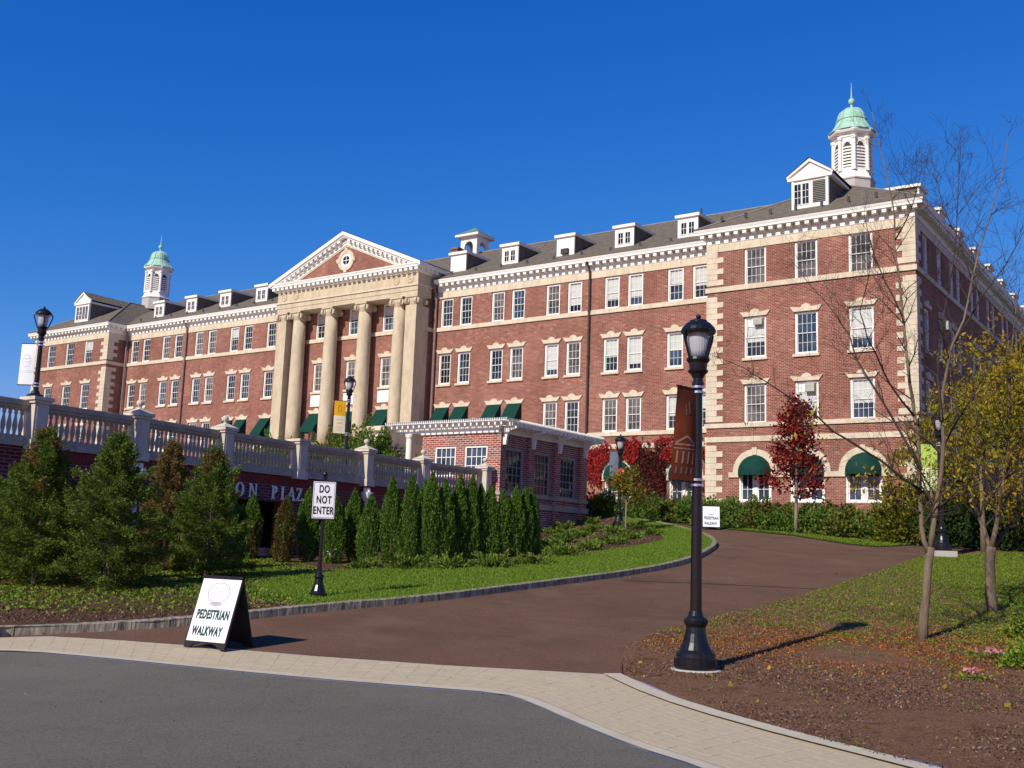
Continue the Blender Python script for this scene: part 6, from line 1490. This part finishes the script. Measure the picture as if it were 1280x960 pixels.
R1 = [(.070,.062),(.044,.007),(.047,.006),(.024,.005),(.024,.005),(.027,.004),(.019,.004),(.021,.004),(.018,.005),(.018,.005),(.018,.005),(.018,.005),(.014,.004),(.014,.004)]
t1, tips, O, rg = limb_tree('bare_tree', T1, R1, 'nearly leafless two-stemmed tree in front of the right corner of the hall', 11, nsub=13, sublen=.95, maxlev=3)
C = np.array([tuple(p) for p, d, l in tips if p.z + O.z < 3.8]); k = rg.choice(len(C), min(len(C), 90), replace=False); C = np.repeat(C[k], 5, 0) + rg.normal(size=(len(k)*5, 3)) * .07
foliage('foliage', leaf_quads(C, .085, 2.6, np.tile([0, 0, -1.], (len(C), 1)), 1.2, rg=rg), L_['yellow'], t1)
T2 = [[(9.13,20.12,0.67),(9.12,20.12,1.22),(9.12,20.12,1.66),(9.16,20.12,1.9)],[(9.14,20.12,1.81),(9.09,20.25,2.26),(9.01,20.39,2.64),(8.85,20.52,3.19),(8.77,20.65,3.82),(8.77,20.79,4.63),(8.82,20.92,5.46)],[(9.16,20.12,1.87),(9.25,20.02,2.41),(9.34,19.92,3.16),(9.37,19.82,4.07),(9.43,19.72,4.97),(9.48,19.62,5.88),(9.55,19.52,6.64)],[(9.19,20.12,1.9),(9.61,20.37,2.31),(10.02,20.62,2.61),(10.51,20.87,3.27),(10.84,21.12,4.26)],[(9.28,20.12,2.34),(9.3,20.45,3.2),(9.32,20.77,4.17),(9.34,21.1,5.18),(9.38,21.42,6.08)],[(9.43,20.12,3.18),(9.62,19.79,3.92),(9.72,19.45,4.79),(9.73,19.12,5.64)]]
R2 = [(.10,.09),(.05,.008),(.055,.008),(.045,.007),(.04,.007),(.025,.006)]
t2, tips, O, rg = limb_tree('yellow_tree', T2, R2, 'yellow-leaved tree with a forked trunk at the right edge', 12, nsub=10, sublen=1.1, maxlev=2)
def leaves_on(t, tips, rg, num, per, size, mat, spread=.12, zmin=-9, zmax=99, droop=-.6, name='foliage'):
    P = np.array([tuple(p) for p, d, l in tips if zmin < p.z < zmax])
    if not len(P): return
    k = rg.choice(len(P), num, replace=True); C = np.repeat(P[k], per, 0) + rg.normal(size=(num*per, 3)) * spread * [1, 1, .8]
    foliage(name, leaf_quads(C, size, 2.6, np.tile([0, 0, droop], (len(C), 1)), 1.3, rg=rg), mat, t)
leaves_on(t2, tips, rg, 150, 18, .09, L_['yellow'], .10, 1.2, 5.6); leaves_on(t2, tips, rg, 80, 18, .10, L_['olive'], .11, 1.0, 4.0, name='green_foliage')
def simple_tree(name, x, y, h, trunk_h, r, seed, label, bark='bark', fork=4, spread=.5, maxlev=3, cat='tree', group=None, lean=0.0):
    rg = np.random.default_rng(seed); z = tz(x, y); t = empty(name, (x, y, z)); tag(t, label, cat, group); mb = MB(); tips = []
    mb.tube([(0, 0, -.1), (lean*.3, 0, trunk_h*.5), (lean*.6, 0, trunk_h), (lean, 0, h*.9)], [r*1.3, r, r*.8, r*.15], 9)
    for k in range(fork):
        a = 2*PI*k/fork + rg.normal()*.4; z_ = trunk_h + (h-trunk_h) * .8 * k / fork
        grow(mb, Vector((lean*.6, 0, z_)), Vector((math.cos(a), math.sin(a), .9)), (h - z_) * rg.uniform(.55, .8) , r*.5*(1-.5*k/fork), 0, rg, tips, maxlev, spread)
    mb.build('trunk', M[bark], t, origin=(0, 0, 0), smooth=True); return t, tips, rg
for k, (x, y, h, n1, n2, lab) in enumerate([(13.6,27.5,5.8,520,260,'yellow-leaved tree behind the forked tree at the right'),(16.0,31.0,6.6,520,260,'golden tree at the right edge hiding the end of the hall'),(14.9,37.2,5.0,230,260,'thin yellow-green tree beside the corner quoins'),(18.2,37.5,8.0,560,260,'tall yellow tree farthest right against the side wall'),(15.5,34.6,5.6,380,300,'yellowing tree above the dark evergreens')]):
    t, tips, rg = simple_tree('yellow_tree', x, y, h, h*.28, .085, 400 + k, lab, fork=7, maxlev=2)
    leaves_on(t, tips, rg, int(n1*.32), 22, .115, L_['yellow'], .14, h*.2); leaves_on(t, tips, rg, int(n2*.30), 24, .115, L_['olive'], .16, h*.15, name='green_foliage')
# small dark red tree before the arched windows
t, tips, rg = simple_tree('red_tree', 10.96, 40.34, 5.2, 1.55, .07, 420, 'small dark red tree in front of the middle arched window', 'bark_pale', fork=11, spread=.42, maxlev=2, lean=.05)
P = []; rg2 = np.random.default_rng(421)
for k in range(74):
    u = rg2.random() ** .9; zz = 1.5 + u * 3.7; R = 1.2 * (1 - u) ** .7 * min(1, .5 + 4*u); a = rg2.uniform(0, 2*PI); q = math.sqrt(rg2.random()); c = np.array([R*q*math.cos(a), R*q*math.sin(a), zz])
    n = 56; P.append(c + rg2.normal(size=(n, 3)) * [.22, .22, .14])
foliage('foliage', leaf_quads(np.concatenate(P), .15, 1.9, None, rg=rg2), L_['red'], t)
# young tree with thin olive and orange leaves on the slope
t, tips, rg = simple_tree('young_tree', 4.47, 40.0, 2.55, .95, .035, 430, 'young thin tree with sparse yellow-green leaves on the juniper slope', 'bark_pale', fork=8, spread=.5, maxlev=1)
leaves_on(t, tips, rg, 190, 10, .115, L_['olive'], .17, .6); leaves_on(t, tips, rg, 60, 7, .10, L_['litter'], .15, .6, name='orange_foliage')

# ------------------------------------------------------------------ red climber on the wall of the hall
iv = empty('climbing_ivy', F(-26.5, 49.9, 3.2), -AZ); tag(iv, 'red and maroon ivy climbing the wall around the arched windows', 'ivy')
rg = np.random.default_rng(77); n = 60000
S = rg.uniform(-30.2, -22.3, n); Z = rg.uniform(3.2, 7.75, n)
def fld(s, z):
    n1, n2 = noise.noise((s*1.1, z*1.3, 1.3)), noise.noise((s*3.7, z*3.7, 9.1))
    v = 1.25 * math.exp(-((s + 26.05)/(1.05 + .25*n2))**2) * min(1, max(0, (7.0 - z + .6*n1) / .8))
    v += .85 * math.exp(-((s + 29.3 + (z-5.8)*.3)/.8)**2) * math.exp(-((z-6.0)/.9)**2)
    v += .62 * math.exp(-((z - 6.6 - .12*n2)/.36)**2) * (1 if -30.2 < s < -22.5 else 0)
    v += .70 * math.exp(-((z - 7.25)/.34)**2) * max(0, .45 + 1.3 * noise.noise((s*.9, 3.1, 0))) * (1 if -29 < s < -22.6 else 0)
    return v + .5 * n1 + .5 * n2 + .3 * noise.noise((s*9, z*9, 2)) - .12
keep = np.array([fld(s, z) > rg.random() * .9 for s, z in zip(S, Z)])
for sa in ARM: keep &= ~((np.hypot(S - sa, np.maximum(Z - 5.6, 0)) < 1.0) & (np.abs(S-sa) < 1.0))
S, Z = S[keep], Z[keep]
Y = 49.93 - rg.random(len(S)) * .16 - .05
C = np.c_[S + 26.5, Y - 49.9, Z - 3.2]
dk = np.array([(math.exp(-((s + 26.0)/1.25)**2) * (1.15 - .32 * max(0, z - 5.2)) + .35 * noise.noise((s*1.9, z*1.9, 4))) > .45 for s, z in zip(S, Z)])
ax = np.tile([0, -.25, -1.0], (len(C), 1))
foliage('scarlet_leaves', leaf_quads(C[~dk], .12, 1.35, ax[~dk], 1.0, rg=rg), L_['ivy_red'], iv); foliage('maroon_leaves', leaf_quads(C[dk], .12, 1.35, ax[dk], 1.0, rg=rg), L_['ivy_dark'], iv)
mb = MB()
for k in range(40):
    s = rg.normal() * 1.6 - 26; pts = [(s + 26.5, -.03, 0)]
    for q in range(8): pts.append((pts[-1][0] + rg.normal()*.22, -.03, pts[-1][2] + .5))
    mb.tube(pts, .012, 4, cap=False)
mb.build('stems', M['twig'], iv, origin=(0, 0, 0))

# ------------------------------------------------------------------ ground cover (uncountable)
def scatter(name, poly, n, zoff, size, aspect, mat, dens=None, seed=0, up=0.0, tilt=1.0, lift=0.02):
    rg = np.random.default_rng(seed); P = np.array(poly); lo, hi = P.min(0), P.max(0); Q = rg.uniform(lo, hi, (n, 2)); Q = Q[inside(Q, poly)]
    if dens is not None: Q = Q[np.array([dens(x, y) for x, y in Q]) > rg.random(len(Q))]
    z = TZ(Q) + zoff; C = np.c_[Q, z + lift]
    A = None
    if up: A = np.tile([0, 0, up], (len(C), 1))
    V = leaf_quads(C, size, aspect, A, tilt, rg=rg)
    o = foliage(name, V, mat); o['kind'] = 'stuff'; return o
lawn_near = [p for p in P_lawn]
scatter('grass', lawn_near, 150000, .10, .055, 4.0, L_['grass'], seed=1, up=1.0, tilt=1.1, lift=.018)
bankp = [(1.5,13.4),(1.7,15.3),(2.4,16.8),(3.5,18.3),(5,20.3),(7.1,23.4),(9.9,27.7),(12.6,32.3),(17,35),(19,30),(14,18),(9,9),(4,7.2),(2.5,10.4)]
nz_ = lambda x, y, s, k=0: noise.noise((x*s, y*s, k)) * .5 + .5
scatter('bark_chips', bankp, 230000, .015, .034, 2.2, L_['chips'], lambda x, y: 1 if y < 19 else .3, 2, tilt=2, lift=.008)
def d_cover(x, y):
    base = min(1, max(0, (y - 13.6 - .15*(6-x)) / 5.5)); rt = min(1, max(0, (x - 5.5) / 3.0)) * .5
    q = nz_(x, y, 1.1, 3) * .7 + nz_(x, y, 3.4, 5) * .5
    return max(0, min(1, ((base + rt) * 1.0 + (q - .6) * 1.9 - .42))) + (.12 if q > .74 else 0)
scatter('ground_cover', bankp, 330000, .015, .040, 2.6, L_['cover'], d_cover, 3, up=.5, tilt=2.0, lift=.035)
def d_lit(x, y):
    v = math.exp(-((x - 6.0)/2.6)**2 - ((y - 16.2)/1.9)**2) * 2.5 + .9 * math.exp(-((x - 3.4)/1.6)**2 - ((y - 16.3)/1.4)**2) + .3 * math.exp(-((x - 7.5)/2.)**2 - ((y - 19.5)/2.)**2)
    return v * (nz_(x, y, 1.7, 8) * 1.1 + nz_(x, y, 5, 2) * .6 - .35)
scatter('leaf_litter', bankp, 300000, .015, .032, 1.7, L_['litter'], d_lit, 4, tilt=2, lift=.012)
scatter('fallen_leaves', P_drive, 260, 0, .075, 1.6, L_['litter'], lambda x, y: .9 * nz_(x, y, .5, 6) ** 2, 15, tilt=2, lift=.012)
scatter('fallen_leaves', bankp, 420, .015, .085, 1.6, L_['yellow'], None, 5, tilt=2, lift=.02)
bedl = [(-7.0,14.75),(-6.1,15.2),(-4.7,16.1),(-3.9,16.9),(-3.1,17.8),(-4.9,20.4),(-5,22.5),(-4.3,25.2),(-6.5,31),(-11,24),(-12,18),(-10,14.6)]
scatter('bark_chips', bedl, 30000, .10, .045, 2.2, L_['chips'], None, 6, tilt=2, lift=.008)
scatter('ground_cover', bedl, 60000, .10, .065, 1.9, L_['cover'], lambda x, y: max(0, min(1, (y - 15.6 - .35*abs(x+7)) * .55)) * (1.3 * nz_(x, y, 1.3, 1) - .12), 7, up=.5, tilt=2, lift=.03)
slope = [(-.6,26),(1.04,28.7),(3,31.6),(5.2,35.4),(5.2,41.9),(4.3,46.4),(2.5,46.0),(1.0,43),(-.6,38),(-2.6,30)]
scatter('bark_chips', slope, 16000, .10, .06, 2.0, L_['chips'], None, 8, tilt=2, lift=.01)
scatter('grit', P_road[4:12] + [(3, 4), (-8, 4)], 320, -.006, .016, 1.3, L_['chips'], None, 31, tilt=2, lift=.004)
# grass creeping over the kerb edge and in front of the hedge
hedge_verge = [(9.0,41.5),(10.7,39.6),(11.7,36.5),(12.5,35.7),(14.0,36.8),(12.2,39.2),(10.0,42.2)]
scatter('grass', hedge_verge, 14000, .02, .09, 3.5, L_['grass'], None, 9, up=1, tilt=1.2, lift=.03)
scatter('grass', [(10.6,28.2),(13,32.4),(17,35),(20,33),(16,24),(11,19),(9.5,21)], 60000, .02, .07, 3.2, L_['cover'], lambda x, y: nz_(x, y, .9, 4) + .25, 10, up=1, tilt=1.4, lift=.025)
